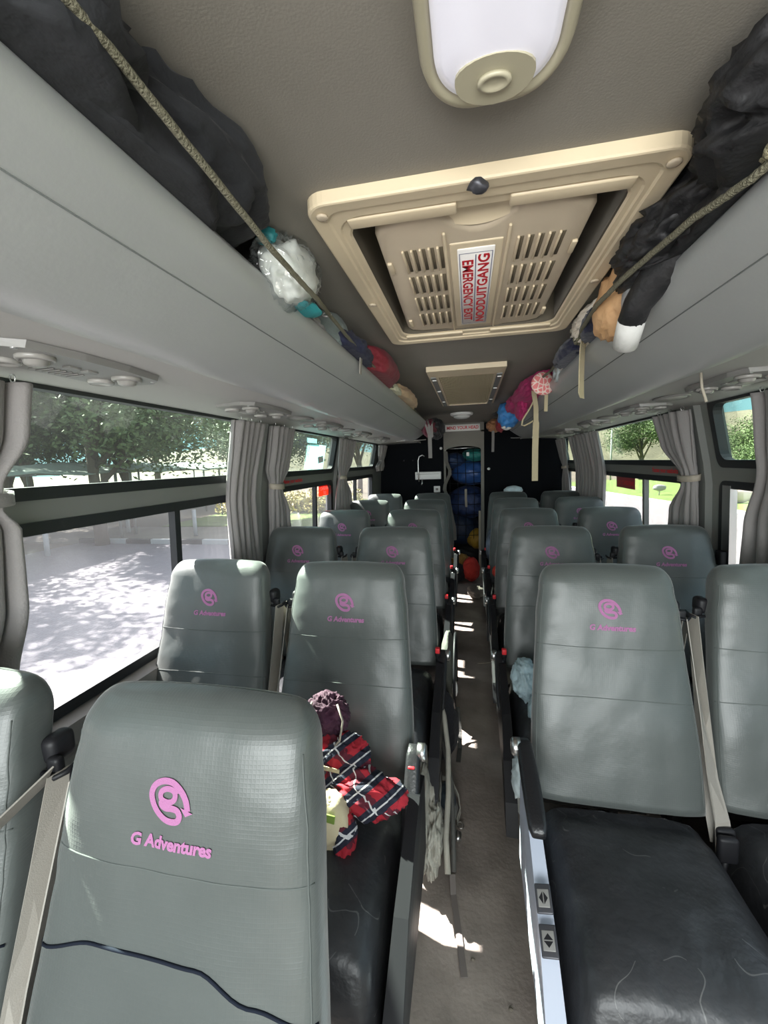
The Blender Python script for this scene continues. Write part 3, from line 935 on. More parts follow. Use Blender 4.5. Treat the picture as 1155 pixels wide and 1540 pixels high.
def arm_mb(sx, L=.31, w=.046):
    # local to the pivot: runs along -y
    mb = MB()
    vs = []; fs = []
    N = 14; K = 14
    for i in range(N + 1):
        u = i / N
        y = .02 - L * u
        hw = w / 2 * (.95 + .12 * math.sin(PI * u)) * (1 if i not in (0, N) else .75)
        hh = (.024 - .010 * u) * (1 if i not in (0, N) else .7)
        for k in range(K):
            a = 2 * PI * k / K
            c, s_ = math.cos(a), math.sin(a)
            vs.append((hw * math.copysign(abs(c) ** .5, c), y, hh * math.copysign(abs(s_) ** .5, s_) + .006 * math.sin(PI * u)))
    for i in range(N):
        for k in range(K):
            fs.append((i * K + k, i * K + (k + 1) % K, (i + 1) * K + (k + 1) % K, (i + 1) * K + k))
    fs.append(tuple(range(K))); fs.append(tuple(N * K + k for k in range(K)))
    mb.add(vs, fs, True)
    mb.rbox(-sx * .0, -.02, -.035, w * .55, .055, .07, .012)
    return mb

def seat(x, y, side, aisle, label, row):
    """side: -1 left of aisle, 1 right; aisle: stands on the aisle"""
    t = thing('coach_seat', label, 'seat', (x, y, 0), 0, 'coach seats facing the front of the bus')
    inner = side if aisle else -side          # the belt sits between the two seats
    aisdir = -side
    bk = link('backrest', shared('backrest', back_mesh, 'cover'), None, t)
    o = link('emblem', shared('emblem', emblem_mb, 'logo'), None, bk); o['label'] = 'round pink-purple stitched letter g'
    o = link('lettering', shared('lettering', letter_mb, 'logo'), None, bk)
    link('seam', shared('seam_high' if row == 1 else 'seam_top', lambda: seam_mb(lambda u: (.474 if row == 1 else .452) + .004 * u * u), 'seam'), None, bk)
    if row == 1:
        link('seam', shared('seam_wavy', lambda: seam_mb(lambda u: .335 + .031 * sstep(-1, -.5, u) - .034 * sstep(.25, .62, u) - .02 * sstep(.6, 1, u), .0024, off=.001), 'seam_dark'), None, bk)
    else:
        link('seam', shared('seam_low', lambda: seam_mb(lambda u: .305 - .006 * u * u), 'seam'), None, bk)
    for s_ in (-1, 1):
        link('side_seam', shared('side_seam%d' % s_, lambda: side_seam(s_), 'seam'), None, bk)
    link('cushion', shared('cushion', cushion_mb, 'cushion'), None, t)
    link('base', shared('base', base_mb, 'steel'), None, t)
    g = link('belt_guide', shared('belt_guide%d' % inner, lambda: guide_mb(inner), 'black'), None, t)
    link('seat_belt', shared('seat_belt%d' % inner, lambda: belt_mb(inner), 'belt'), None, t)
    if row == 1 and not aisle:
        part('shoulder_belt', MB().strip([(.235, -.045, .985), (.21, -.135, .945), (.13, -.185, .86), (.0, -.225, .75), (-.14, -.275, .62), (-.22, -.29, .52)], Vector((.55, 0, .85)), .046, .0014), M['belt'], t)
    link('belt_anchor', shared('belt_anchor%d' % inner, lambda: MB().rbox(inner * .256, -.285, .425, .050, .022, .075, .009).tube([(inner * .256, -.28, .40), (inner * .256, -.26, .28)], .009, 8), 'black'), None, t)
    st = link('buckle', shared('buckle%d' % inner, lambda: buckle_stalk(inner), 'black'), None, t)
    link('release_button', shared('release%d' % inner, lambda: MB().rbox(inner * -.246, -.272, .570, .022, .026, .026, .004), 'red'), None, st)
    if aisle:
        if side == 1 and row == 2:
            sp_ = part('side_panel', side_panel_mb(aisdir), M['silver'], t, 'silver-grey moulded side panel')
            # seat adjusters
            for (yy, zz, ang) in ((-.555, .478, 0), (-.622, .450, 1)):
                T = Matrix.Translation((aisdir * .262, yy, zz)) @ Matrix.Rotation(math.radians(22), 4, 'X') @ Matrix.Rotation(aisdir * .25, 4, 'Y')
                b_ = part('control_plate', MB().rbox(0, 0, .004, .036, .056, .006, .003, T=T), M['steel'], sp_)
                mk = MB()
                if ang == 0: mk.add([(-.001, -.012, .0085), (-.001, .012, .0085), (-.010, 0, .0085), (.001, -.012, .0085), (.010, 0, .0085), (.001, .012, .0085)][:6], [(0, 1, 2), (3, 4, 5)], T=T)
                else: mk.add([(-.010, -.001, .0085), (.010, -.001, .0085), (0, -.012, .0085), (-.010, .001, .0085), (.010, .001, .0085), (0, .012, .0085)], [(0, 1, 2), (3, 4, 5)], T=T)
                part('button_face', MB().rbox(0, 0, .0068, .026, .034, .003, .004, T=T), M['vent'], b_)
                part('arrow_mark', mk, M['black'], b_)
        else:
            link('side_panel', shared('side_panel%d' % aisdir, lambda: side_panel_mb(aisdir), 'black'), None, t)
        L = .30
        tilt = {(1, 2): math.radians(6), (-1, 2): math.radians(52), (-1, 1): math.radians(50)}.get((side, row), math.radians(32))
        pz = {(1, 2): .63, (-1, 2): .60}.get((side, row), .53)
        if (side, row) == (-1, 2): L = .44
        arm = part('armrest', arm_mb(aisdir, L), M['armpad'], t)
        arm.location = (aisdir * (.248 if (side, row) == (-1, 2) else .268), -.235, pz)
        arm.rotation_euler = (tilt, 0, 0)
        part('pivot', MB().lathe([(.026, -.012), (.026, .010), (.020, .015), (.004, .016)], 20, T=Matrix.Translation((aisdir * .024, 0, 0)) @ Matrix.Rotation(aisdir * PI / 2, 4, 'Y')), M['chrome'], arm)
    return t
ROWY = [.575, 1.44, 2.26, 3.10, 3.92, 4.68]
RN = ['front', 'second', 'third', 'fourth', 'fifth', 'rear']
for r in range(6):
    extra = {0: 'nearest camera, wavy dark seam', 1: 'with a plaid shirt on it' }.get(r, '')
    seat(-.425 + (.0 if r < 2 else .018), ROWY[r], -1, True, ('charcoal coach seat left of aisle, aisle side, %s row %s' % (RN[r], extra)).strip(), r + 1)
    seat(-.945, ROWY[r], -1, False, 'charcoal coach seat at the car park windows, %s row' % RN[r], r + 1)
    if r:
        seat(.425 - (.0 if r < 2 else .02), ROWY[r] + .03, 1, True, 'charcoal coach seat right of the aisle, aisle side, %s row' % RN[r], r + 1)
        seat(.945, ROWY[r] + .06, 1, False, 'charcoal coach seat at the lawn side windows, %s row' % RN[r], r + 1)

# ------------------------------------------------------------------ curtains
def curtain(sign, keys, label, pleats=5, amp=.018, off=.055, tie=None, tiem='tie', seed=0):
    """keys: (z, ya, yb) from the top down"""
    t = thing('curtain', label, 'curtain', (0, 0, 0), 0, 'grey window curtains')
    NU, NV = pleats * 10, 44
    zt, zb = keys[0][0], keys[-1][0]
    vs = []
    for j in range(NV + 1):
        z = zt + (zb - zt) * j / NV
        for (a, b) in zip(keys, keys[1:]):
            if z >= b[0] - 1e-6:
                k = (a[0] - z) / (a[0] - b[0]); k = k * k * (3 - 2 * k)
                ya, yb = a[1] + (b[1] - a[1]) * k, a[2] + (b[2] - a[2]) * k
                break
        sq = min(1.0, (yb - ya) / .20)
        for i in range(NU + 1):
            u = i / NU
            ph = 2 * PI * pleats * u + 1.2 * noise.noise(Vector((u * 4, z * 2.0, seed)))
            a_ = amp * (.55 + .9 * noise.noise(Vector((u * 5, z * 1.5, seed + 4))) + .45) * (.6 + .4 * sq)
            x = wx(z) - off + a_ * math.sin(ph) + (1 - sq) * .01 * math.cos(u * PI * 2)
            y = ya + (yb - ya) * u + .006 * math.cos(ph) 
            vs.append((sign * x, y, z + .004 * noise.noise(Vector((u * 8, z * 8, seed)))))
    fs = [(j * (NU + 1) + i, j * (NU + 1) + i + 1, (j + 1) * (NU + 1) + i + 1, (j + 1) * (NU + 1) + i) for j in range(NV) for i in range(NU)]
    o = part('cloth', MB().add(vs, fs, True), M['curtain'], t)
    sd = o.modifiers.new('thickness', 'SOLIDIFY'); sd.thickness = .003; sd.offset = 0
    if tie:
        z, ya, yb = tie
        ym, hw = (ya + yb) / 2, (yb - ya) / 2 + .012
        p = []
        for k in range(20):
            a = 2 * PI * k / 20
            p.append((sign * (wx(z) - off + .040 * math.cos(a)), ym + hw * math.sin(a), z + .006 * math.cos(a)))
        vs = []
        for (x, y, zz) in p:
            vs += [(x, y, zz - .016), (x, y, zz + .016)]
        mbt = MB().add(vs, [(2 * k, 2 * ((k + 1) % 20), 2 * ((k + 1) % 20) + 1, 2 * k + 1) for k in range(20)], True)
        tt = part('tie_band', mbt, M[tiem], t)
        sd = tt.modifiers.new('thickness', 'SOLIDIFY'); sd.thickness = .004
    mbh = MB()
    for k in range(3):
        y = keys[0][1] + (keys[0][2] - keys[0][1]) * (.15 + .35 * k)
        mbh.tube([(sign * (wx(zt) - off + .008 * math.cos(a)), y, zt + .010 + .010 * math.sin(a)) for a in (x_ * PI / 4 for x_ in range(9))], .0018, 5)
    part('hooks', mbh, M['chrome'], t)
    return t
curtain(-1, [(1.715, .60, .865), (1.60, .62, .860), (1.47, .68, .80), (1.42, .70, .80), (1.36, .66, .84), (1.18, .62, .84), (.98, .56, .80)], 'grey curtain knotted round its middle at the near end of the car park windows', 4, .022, tie=(1.445, .69, .82), tiem='curtain', seed=1)
curtain(-1, [(1.72, 1.79, 2.06), (1.40, 1.80, 2.03), (.92, 1.83, 2.06)], 'grey curtain hanging straight beside the nearest car park window', 5, .020, seed=2)
curtain(-1, [(1.72, 2.14, 2.46), (1.50, 2.17, 2.44), (1.385, 2.24, 2.37), (1.20, 2.22, 2.46), (.92, 2.18, 2.52)], 'grey curtain with pale tie just behind the straight hanging one by the car park', 5, .018, tie=(1.385, 2.25, 2.36), seed=3)
curtain(-1, [(1.715, 3.42, 3.86), (1.52, 3.46, 3.82), (1.385, 3.54, 3.70), (1.20, 3.46, 3.88), (.94, 3.40, 4.0)], 'grey curtain with pale tie between the second and third car park windows', 6, .018, tie=(1.385, 3.56, 3.68), seed=4)
curtain(-1, [(1.715, 5.0, 5.42), (1.60, 5.05, 5.40), (1.53, 5.14, 5.34), (1.46, 5.02, 5.42), (1.40, 5.10, 5.36)], 'short bundled grey curtain in the rear corner by the partition, car park side', 5, .022, seed=5)
curtain(1, [(1.715, 1.62, 1.86), (1.45, 1.66, 1.90), (1.20, 1.68, 1.98), (.90, 1.68, 2.0)], 'grey curtain at the right edge of the picture beside the nearest lawn window', 4, .020, seed=6)
curtain(1, [(1.715, 2.36, 2.74), (1.56, 2.38, 2.70), (1.385, 2.40, 2.52), (1.34, 2.40, 2.53), (1.18, 2.38, 2.66), (.90, 2.36, 2.72)], 'grey curtain with pale tie on the wide pillar of the lawn side', 5, .020, tie=(1.375, 2.39, 2.54), seed=7)
curtain(1, [(1.715, 3.90, 4.32), (1.40, 3.90, 4.30), (.92, 3.94, 4.34)], 'grey curtain hanging straight beside the lawn window with the red exit notice', 5, .022, seed=8)
curtain(1, [(1.715, 4.36, 4.84), (1.40, 4.36, 4.80), (.92, 4.40, 4.86)], 'grey curtain hanging straight behind its neighbour before the rear lawn window', 5, .020, seed=9)
curtain(1, [(1.715, 5.12, 5.56), (1.52, 5.20, 5.52), (1.385, 5.28, 5.44), (1.2, 5.20, 5.54), (.92, 5.16, 5.56)], 'grey curtain with pale tie in the rear corner by the partition, lawn side', 5, .018, tie=(1.385, 5.30, 5.43), seed=10)

# ------------------------------------------------------------------ fittings on the rear partition
YP = Y1 - .002
t = thing('wall_box', 'long white box with a bent tap-like pipe on the black rear partition', 'wall fitting', (-.535, YP, 1.315))
part('body', MB().rbox(0, -.035, 0, .34, .07, .10, .008), M['white'], t)
part('lid_line', MB().rbox(0, -.071, .020, .30, .003, .004, .001, 1), M['trim'], t)
part('pipe', MB().tube([(-.12, -.08, -.08), (-.125, -.085, .05), (-.125, -.085, .20), (-.11, -.085, .25), (-.07, -.085, .27), (-.04, -.085, .25)], .008, 8), M['chrome'], t)
part('outlet', MB().tube([(-.08, -.06, -.03), (-.08, -.065, -.10), (-.09, -.07, -.12)], .009, 8), M['chrome'], t)
t = thing('wall_socket', 'small square white socket plate under the long white box', 'socket', (-.425, YP, 1.13))
part('plate', MB().rbox(0, -.006, 0, .085, .012, .085, .006), M['white'], t)
part('socket_face', MB().rbox(0, -.013, 0, .035, .004, .03, .003), M['vent'], t)
for (a, b, lb) in ((-.365, 1.665, 'white round knob beside the top of the doorway'), (.243, 1.381, 'white round knob on the lawn side half of the rear partition'), (-.86, 1.52, 'small dark stud on the car park side of the partition, outer one'), (-.74, 1.52, 'small dark stud on the car park side of the partition, inner one')):
    r = .018 if 'white' in lb else .010
    o = part('coat_peg', MB().lathe([(r, 0), (r, .010), (r * .7, .018), (r * .1, .020)], 16, T=Matrix.Translation((a, YP, b)) @ Matrix.Rotation(PI / 2, 4, 'X')), M['white'] if r > .015 else M['steel'])
    tag(o, lb, 'knob')

# window notices
def on_wall(sign, y, z, off): return Vector((sign * (wx(z) - off), y, z))
def wall_sign(sign, y, z, w, h, name, label, matp, lines, lmat, mirror=False, size=.03, off=-.022, bold=.0012):
    c = on_wall(sign, y, z, off)
    lean = (wx(z + .01) - wx(z - .01)) / .02
    U = Vector((0, sign * -1 if not mirror else sign, 0))   # reading direction seen from inside
    if sign < 0: U = Vector((0, 1, 0)) if not mirror else Vector((0, -1, 0))
    else: U = Vector((0, -1, 0)) if not mirror else Vector((0, 1, 0))
    V = Vector((sign * lean, 0, 1)).normalized()
    Nn = Vector((-sign, 0, lean)).normalized()
    t = thing(name, label, 'sign', tuple(c))
    if matp:
        vs = []
        for d in (0, .0015):
            for a, b in ((-1, -1), (1, -1), (1, 1), (-1, 1)): vs.append(Vector((0, 1, 0)) * a * w / 2 + V * b * h / 2 + Nn * d)
        part('plate', MB().add(vs, [(0, 1, 2, 3), (4, 5, 6, 7), (0, 1, 5, 4), (1, 2, 6, 5), (2, 3, 7, 6), (3, 0, 4, 7)]), matp, t)
    for i, (tx, dv, sz) in enumerate(lines):
        mb = MB(); text_mb(mb, tx, sz, plane_fn(Nn * .0028 + V * dv, U, V), bold=bold)
        part('lettering', mb, lmat, t)
    return t
RS = translucent('notice_red', (.85, .10, .05), .7); DRS = mat('notice_dark_red', (.30, .03, .04), .5); DL = mat('notice_letter', (.10, .015, .02), .6)
wall_sign(-1, 3.37, 1.285, .28, .085, 'exit_notice', 'orange-red exit notice on the lower glass, car park side', RS, [('EMERGENCY', .018, .040), ('EXIT', -.020, .034)], M['signwhite'], True)
wall_sign(1, 3.62, 1.285, .40, .085, 'exit_notice', 'dark red exit notice on the lower glass, lawn side', DRS, [('EMERGENCY EXIT', 0, .046)], M['signred'], True)
wall_sign(-1, 2.66, 1.395, .2, .04, 'seat_belt_notice', 'red lettering on the grey window bar, car park side', None, [('Fasten your seatbelts', 0, .036)], M['signred'], False, off=.003)
wall_sign(1, 2.86, 1.397, .2, .04, 'seat_belt_notice', 'red lettering on the grey window bar, lawn side', None, [('Fasten your seatbelts', 0, .040)], M['signred'], False, off=.003)
PB = translucent('pale_blue_paper', (.62, .86, .88), .5)
tt = wall_sign(-1, 3.12, 1.56, .34, .19, 'window_poster', 'pale blue notice on the upper glass behind the tied curtain', PB, [], PB)
part('white_panel', MB().box(.006, .0, -.05, .008, .12, .0, T=Matrix.Rotation(.1, 4, 'X')), M['white'], tt)
part('top_strip', MB().box(-.004, -.17, .105, .0, .02, .14), PB, tt)

# ------------------------------------------------------------------ cords along the racks
def wavy(pts, n=12, a=.002, seed=1):
    out = []
    for p, q in zip(pts, pts[1:]):
        p, q = Vector(p), Vector(q)
        for k in range(n):
            u = k / n
            out.append(p.lerp(q, u) + Vector((0, 0, a * noise.noise(Vector((seed, u * 5 + len(out), 0))))))
    out.append(Vector(pts[-1])); return out
def knot(c, r, tr, seed=0, n=46):
    mb = MB(); c = Vector(c)
    pts = [c + Vector((r * (math.cos(2 * a) * (1 + .45 * math.cos(3 * a))), r * math.sin(2 * a) * (1 + .45 * math.cos(3 * a)) * 1.1, r * .8 * math.sin(3 * a))) for a in (2 * PI * k / n + seed for k in range(n))]
    return mb.tube(pts, tr, 8, closed=True)
cord = thing('cord', 'olive cord stretched along the car park side luggage rack', 'cord', (0, 0, 0))
part('rope', MB().tube(wavy([(-.330, -.3, 1.905), (-.328, .37, 1.895), (-.322, .71, 1.860), (-.330, .95, 1.866), (-.360, 1.11, 1.893), (-.375, 1.47, 1.892), (-.395, 2.6, 1.885), (-.405, 4.3, 1.875)]), .0052, 8), M['rope'], cord)
for p in ((-.368, 1.11, 1.893), (-.375, 1.50, 1.888)):
    part('hook', MB().tube([(p[0] + .012 * math.cos(a), p[1] + .012 * math.sin(a), p[2]) for a in (k * PI / 6 for k in range(10))], .0022, 6), M['chrome'], cord)
part('strap_end', MB().strip([(-.378, 1.51, 1.885), (-.382, 1.52, 1.86), (-.39, 1.54, 1.825)], Vector((0, 1, 0)), .025), M['belt'], cord)
cord = thing('cord', 'olive cord knotted along the lawn side luggage rack', 'cord', (0, 0, 0))
part('rope', MB().tube(wavy([(.41, .45, 1.915), (.385, .655, 1.868), (.372, .70, 1.862), (.352, .81, 1.872), (.328, 1.05, 1.880), (.322, 1.22, 1.884), (.345, 1.45, 1.893), (.372, 1.6, 1.900), (.365, 2.1, 1.893), (.345, 2.6, 1.905), (.33, 3.6, 1.93), (.40, 4.8, 1.90)]), .0060, 8), M['rope'], cord)
part('knot', knot((.385, .66, 1.882), .014, .0075, 1), mat('thick_rope', (.36, .33, .21), .85, bump=.9, bscale=220), cord, 'thick pale knot')
part('knot', knot((.372, 1.60, 1.897), .012, .006, 2), M['rope'], cord)
kh = mat('khaki_webbing', (.42, .36, .23), .75, bump=.5, bscale=260)
st = tag(part('hanging_strap', MB().strip([(.385, 1.585, 1.90), (.376, 1.575, 1.86), (.374, 1.57, 1.79), (.375, 1.575, 1.715), (.38, 1.58, 1.700), (.385, 1.61, 1.712), (.386, 1.625, 1.79), (.388, 1.62, 1.90)], Vector((.55, .8, 0)), .040), kh), 'khaki webbing loop hanging from the cord knot beside the navy velvet', 'strap')
st = thing('hanging_strap', 'long khaki webbing strap hanging far below the lawn side rack', 'strap', (0, 0, 0))
part('webbing', MB().strip([(.365, 2.50, 1.70), (.362, 2.50, 1.55), (.362, 2.50, 1.372)], Vector((1, .2, 0)), .034), kh, st)
part('webbing', MB().strip([(.345, 2.46, 1.865), (.362, 2.49, 1.78), (.365, 2.50, 1.69)], Vector((1, .2, 0)), .026, .003), kh, st)
part('cord_loop', MB().tube([(.36, 2.5, 1.84), (.345, 2.5, 1.80), (.33, 2.52, 1.77), (.30, 2.55, 1.72), (.295, 2.55, 1.69), (.31, 2.55, 1.685), (.34, 2.54, 1.70), (.355, 2.52, 1.71)], .005, 7), kh, st)
tag(part('hanging_strap', MB().strip([(.385, 2.30, 1.86), (.385, 2.31, 1.80), (.384, 2.31, 1.735)], Vector((1, .3, 0)), .018, .002), kh), 'short narrow khaki strap under the pink patterned pouch', 'strap')
gs = mat('grey_webbing', (.22, .21, .20), .75)
tag(part('hanging_strap', MB().strip([(-.365, 3.95, 1.83), (-.36, 3.96, 1.70), (-.358, 3.96, 1.53)], Vector((1, .2, 0)), .035, .002), gs), 'grey strap hanging from the maroon backpack at the rack end', 'strap')
tag(part('hanging_strap', MB().strip([(.25, 4.7, 1.84), (.25, 4.7, 1.72), (.247, 4.7, 1.58)], Vector((1, .2, 0)), .028, .002), gs), 'grey strap hanging below the brown hat beside the doorway', 'strap')
tag(part('drawstring', MB().tube([(.70, 1.50, 1.745), (.705, 1.50, 1.70), (.715, 1.49, 1.655)], .004, 6), M['tie']), 'short cream cord dangling under the lawn side rack near the camera', 'cord')

# ------------------------------------------------------------------ things on the racks
def inrack(mb):
    out = []
    for a, b, c in mb.v:
        ax = abs(a)
        zl = 1.80 if ax > .45 else (1.876 if ax < .425 else 1.876 - .076 * (ax - .425) / .025)
        out.append((a, b, c if c > zl else zl + (c - zl) * .02))
    mb.v = out; return mb
def cloth_mat(name, col, rough=.85, bump=.5, bscale=40, var=.12, sheen=.04):
    return mat(name, col, rough, bump=bump, bscale=bscale, var=var, vscale=9, sheen=sheen)
def clampz(mb, zmax, soft=.06):
    mb.v = [(a, b, c if c < zmax else zmax + (c - zmax) * soft) for a, b, c in mb.v]; return mb
CZ = 1.972
bk = cloth_mat('black_fleece', (.013, .014, .016), .95, .6, 25)
t = thing('fleece_jacket', 'big black fleece jacket stuffed between rack and ceiling near the camera', 'jacket', (0, 0, 0))
part('body', inrack(clampz(crumple(MB(), (-.615, .50, 1.90), (.262, .28, .14), 2, .22, 1.2, 5), CZ)), bk, t)
part('back_panel', inrack(clampz(crumple(MB(), (-.44, .60, 1.945), (.135, .19, .060), 12, .2, 1.3, 5), CZ)), bk, t)
part('hood', inrack(clampz(crumple(MB(), (-.45, .36, 1.92), (.13, .12, .10), 5, .35, 1.5, 4), CZ)), bk, t)
part('sleeve', inrack(crumple(MB(), (-.43, .36, 1.895), (.08, .05, .05), 8, .35, 1.6, 4)), cloth_mat('dark_mesh_fabric', (.05, .052, .055), .8, .8, 70), t)
t = thing('tissue_pack', 'white wipes pack in clear film with teal ends beside the black fleece', 'package', (-.392, .93, 1.926))
part('wipes', crumple(MB(), (0, 0, 0), (.050, .102, .062), 4, .30, 1.5, 4, sharp=False, tilt=.25), cloth_mat('white_tissue', (.80, .79, .74), .8, .2, 20, .03), t)
part('film', crumple(MB(), (0, 0, 0), (.058, .125, .074), 6, .35, 2.1, 5, tilt=.25), M['plastic_film'], t)
te = mat('teal_print', (.03, .27, .29), .5)
part('teal_end', crumple(MB(), (-.005, -.092, .034), (.022, .012, .016), 7, .4, 2, 3), te, t)
part('teal_end', crumple(MB(), (.008, .070, -.056), (.036, .050, .008), 9, .4, 2, 3), te, t)
def lump(name, label, cat, col, c, r, seed, fold=.3, freq=1.6, n=4, rot=0, extra=(), rough=.85, zmax=CZ, zmin=None, sheen=.04, var=.12, tilt=0, m=None, bscale=40, inr=False):
    mb = crumple(MB(), c, r, seed, fold, freq, n, rot, zmin, tilt=tilt)
    for k, (c2, r2) in enumerate(extra): crumple(mb, c2, r2, seed + 11 + k, fold, freq, 4, rot, zmin)
    clampz(mb, zmax)
    if inr: inrack(mb)
    return tag(part(name, mb, m or cloth_mat(name + '_cloth', col, rough, var=var, sheen=sheen, bscale=bscale)), label, cat)
lump('grey_pouch', 'grey-green padded pouch leaning in the rack behind the wipes pack', 'pouch', (.16, .19, .18), (-.45, 1.36, 1.915), (.065, .11, .075), 3, .12, 1.0, inr=True)
lump('folded_shirt', 'grey folded shirt with pale edge lying at the rack lip under the wipes pack', 'shirt', (.22, .21, .20), (-.425, 1.12, 1.875), (.035, .10, .024), 14, .3, 1.8, inr=True)
lump('navy_bag', 'small navy drawstring bag on the rack lip before the maroon bag', 'bag', (.015, .018, .045), (-.41, 1.50, 1.895), (.06, .19, .055), 5, .35, 1.6, inr=True)
lump('maroon_bag', 'dark red stuffed holdall on the car park side rack', 'bag', (.19, .018, .028), (-.415, 1.93, 1.92), (.095, .27, .085), 6, .22, 1.3, rough=.6, inr=True)
lump('beige_jacket', 'beige jacket bundled on the rack behind the dark red holdall', 'jacket', (.50, .36, .22), (-.42, 2.72, 1.90), (.08, .40, .065), 7, .3, 1.6, inr=True)
lump('cream_scarf', 'pale green-cream scarf at the rack lip beside the beige jacket', 'scarf', (.60, .58, .42), (-.41, 2.33, 1.885), (.04, .17, .040), 17, .35, 1.9, inr=True)
t = thing('backpack', 'maroon and black backpack hanging off the far end of the car park side rack', 'backpack', (-.375, 4.15, 1.82))
part('body', crumple(MB(), (0, 0, 0), (.075, .20, .085), 12, .25, 1.4, 4), cloth_mat('maroon_nylon', (.13, .012, .03), .6), t)
part('black_panel', crumple(MB(), (.05, .10, .0), (.085, .20, .10), 15, .3, 1.4, 4), cloth_mat('black_nylon', (.02, .02, .022), .6), t)
for k in range(3):
    part('strap', MB().strip([(-.06 + .05 * k, -.15, .09 - .02 * k), (-.02 + .03 * k, -.22, .02), (.0 + .02 * k, -.20, -.06 - .02 * k)], Vector((1, 0, .3)), .016, .002), gs, t)
# lawn side
t = thing('black_jacket', 'big black nylon jacket bulging over the lawn side rack, sleeve hanging', 'jacket', (0, 0, 0))
jm = mat('black_nylon_shell', (.014, .014, .015), .5, bump=.6, bscale=30, sheen=.0)
mb = crumple(MB(), (.545, .84, 1.905), (.165, .28, .095), 21, .32, 1.4, 5)
crumple(mb, (.415, 1.02, 1.925), (.095, .18, .065), 23, .4, 1.5, 5)
crumple(mb, (.455, .92, 1.95), (.13, .24, .060), 27, .3, 1.5, 5)
crumple(mb, (.45, .64, 1.925), (.15, .16, .08), 25, .3, 1.5, 5)
part('body', inrack(clampz(mb, CZ)), jm, t)
part('collar', MB().tube([(.385, .99 + .075 * math.cos(a), 1.925 + .038 * math.sin(a)) for a in (k * PI / 9 - .5 for k in range(14))], [.010, .014, .017, .019, .020, .020, .020, .020, .019, .018, .017, .015, .012, .008], 12), jm, t)
part('zip', MB().tube([(.362, .86 + .05 * k, 1.93 + .012 * math.sin(k)) for k in range(6)], .003, 6), M['steel'], t)
part('sleeve', MB().tube([(.47, .93, 1.90), (.42, .975, 1.893), (.385, 1.02, 1.868), (.368, 1.07, 1.832), (.366, 1.10, 1.805)], [.045, .042, .036, .030, .029], 14), jm, t)
part('cuff', MB().tube([(.366, 1.098, 1.807), (.367, 1.118, 1.786), (.369, 1.145, 1.762)], [.0295, .029, .028], 14), cloth_mat('light_grey_lining', (.52, .52, .50), .8, .3, 30), t, 'light grey cuff')
tag(part('white_box', MB().rbox(.47, .72, 1.86, .06, .13, .10, .004, 2), M['white']), 'small white cardboard box under the black nylon jacket', 'box')
tag(part('paper_bag', clampz(crumple(crumple(MB(), (.38, 1.225, 1.893), (.045, .105, .075), 31, .35, 2.0, 4, rot=.2, tilt=-.5), (.378, 1.13, 1.925), (.022, .05, .022), 35, .5, 2.2, 3), CZ), mat('tan_paper', (.60, .36, .18), .5, bump=.5, bscale=35, var=.1)), 'crumpled tan bag behind the cord beside the black jacket', 'bag')
lump('grey_cloth', 'light grey cloth folded between tan bag and black sleeve', 'cloth', (.42, .42, .42), (.372, 1.125, 1.850), (.018, .040, .050), 36, .3, 1.8, 3)
lump('cream_blouse', 'cream ruffled blouse crumpled behind the tan bag', 'blouse', (.68, .62, .52), (.42, 1.56, 1.935), (.065, .19, .06), 37, .45, 2.2, 5, inr=True)
lump('navy_scarf', 'navy velvet scarf by the cord knot, lawn side rack', 'scarf', (.010, .012, .035), (.395, 1.46, 1.90), (.045, .11, .060), 38, .35, 1.8, extra=(((.39, 1.80, 1.892), (.05, .18, .05)),), sheen=.15, inr=True)
lump('white_towel', 'small white towel behind the navy velvet scarf', 'towel', (.66, .62, .56), (.415, 2.06, 1.912), (.03, .10, .035), 39, .35, 2.0, inr=True)
t = thing('travel_mug', 'grey-blue ring handle mug beside the white towel', 'mug', (.395, 2.10, 1.885))
part('ring', MB().tube([(.0, .045 * math.cos(a), .034 * math.sin(a)) for a in (k * PI / 10 for k in range(20))], .010, 8, closed=True), mat('mug_grey', (.34, .38, .38), .4), t)
lump('magenta_shirt', 'magenta shirt bundled on the lawn side rack, hem hanging down', 'shirt', (.36, .018, .11), (.395, 2.95, 1.91), (.10, .60, .075), 41, .35, 1.9, 5, extra=(((.335, 2.95, 1.83), (.035, .16, .075)), ((.33, 3.3, 1.90), (.06, .25, .06))), rough=.75)
t = thing('patterned_pouch', 'round pink pouch with white giraffe-like net pattern', 'pouch', (.365, 2.27, 1.868))
pm = bpy.data.materials.new('pink_pattern'); pm.use_nodes = True
n_ = pm.node_tree; b_ = n_.nodes['Principled BSDF']; b_.inputs['Roughness'].default_value = .7
vo = n_.nodes.new('ShaderNodeTexVoronoi'); vo.feature = 'DISTANCE_TO_EDGE'; vo.inputs['Scale'].default_value = 42
tcx = n_.nodes.new('ShaderNodeTexCoord'); n_.links.new(tcx.outputs['Object'], vo.inputs['Vector'])
r_ = n_.nodes.new('ShaderNodeValToRGB'); r_.color_ramp.interpolation = 'CONSTANT'
r_.color_ramp.elements[0].color = (.78, .62, .55, 1); r_.color_ramp.elements[1].color = (.70, .20, .20, 1); r_.color_ramp.elements[1].position = .10
n_.links.new(vo.outputs['Distance'], r_.inputs[0]); n_.links.new(r_.outputs[0], b_.inputs['Base Color'])
part('shell', MB().lathe([(.004, -.020), (.050, -.019), (.066, -.010), (.070, 0), (.066, .010), (.050, .019), (.004, .020)], 32, T=Matrix.Rotation(.5, 4, 'Z') @ Matrix.Rotation(-.12, 4, 'Y') @ Matrix.Rotation(PI / 2, 4, 'X') @ Matrix.Diagonal((1, .82, 1, 1))), pm, t)
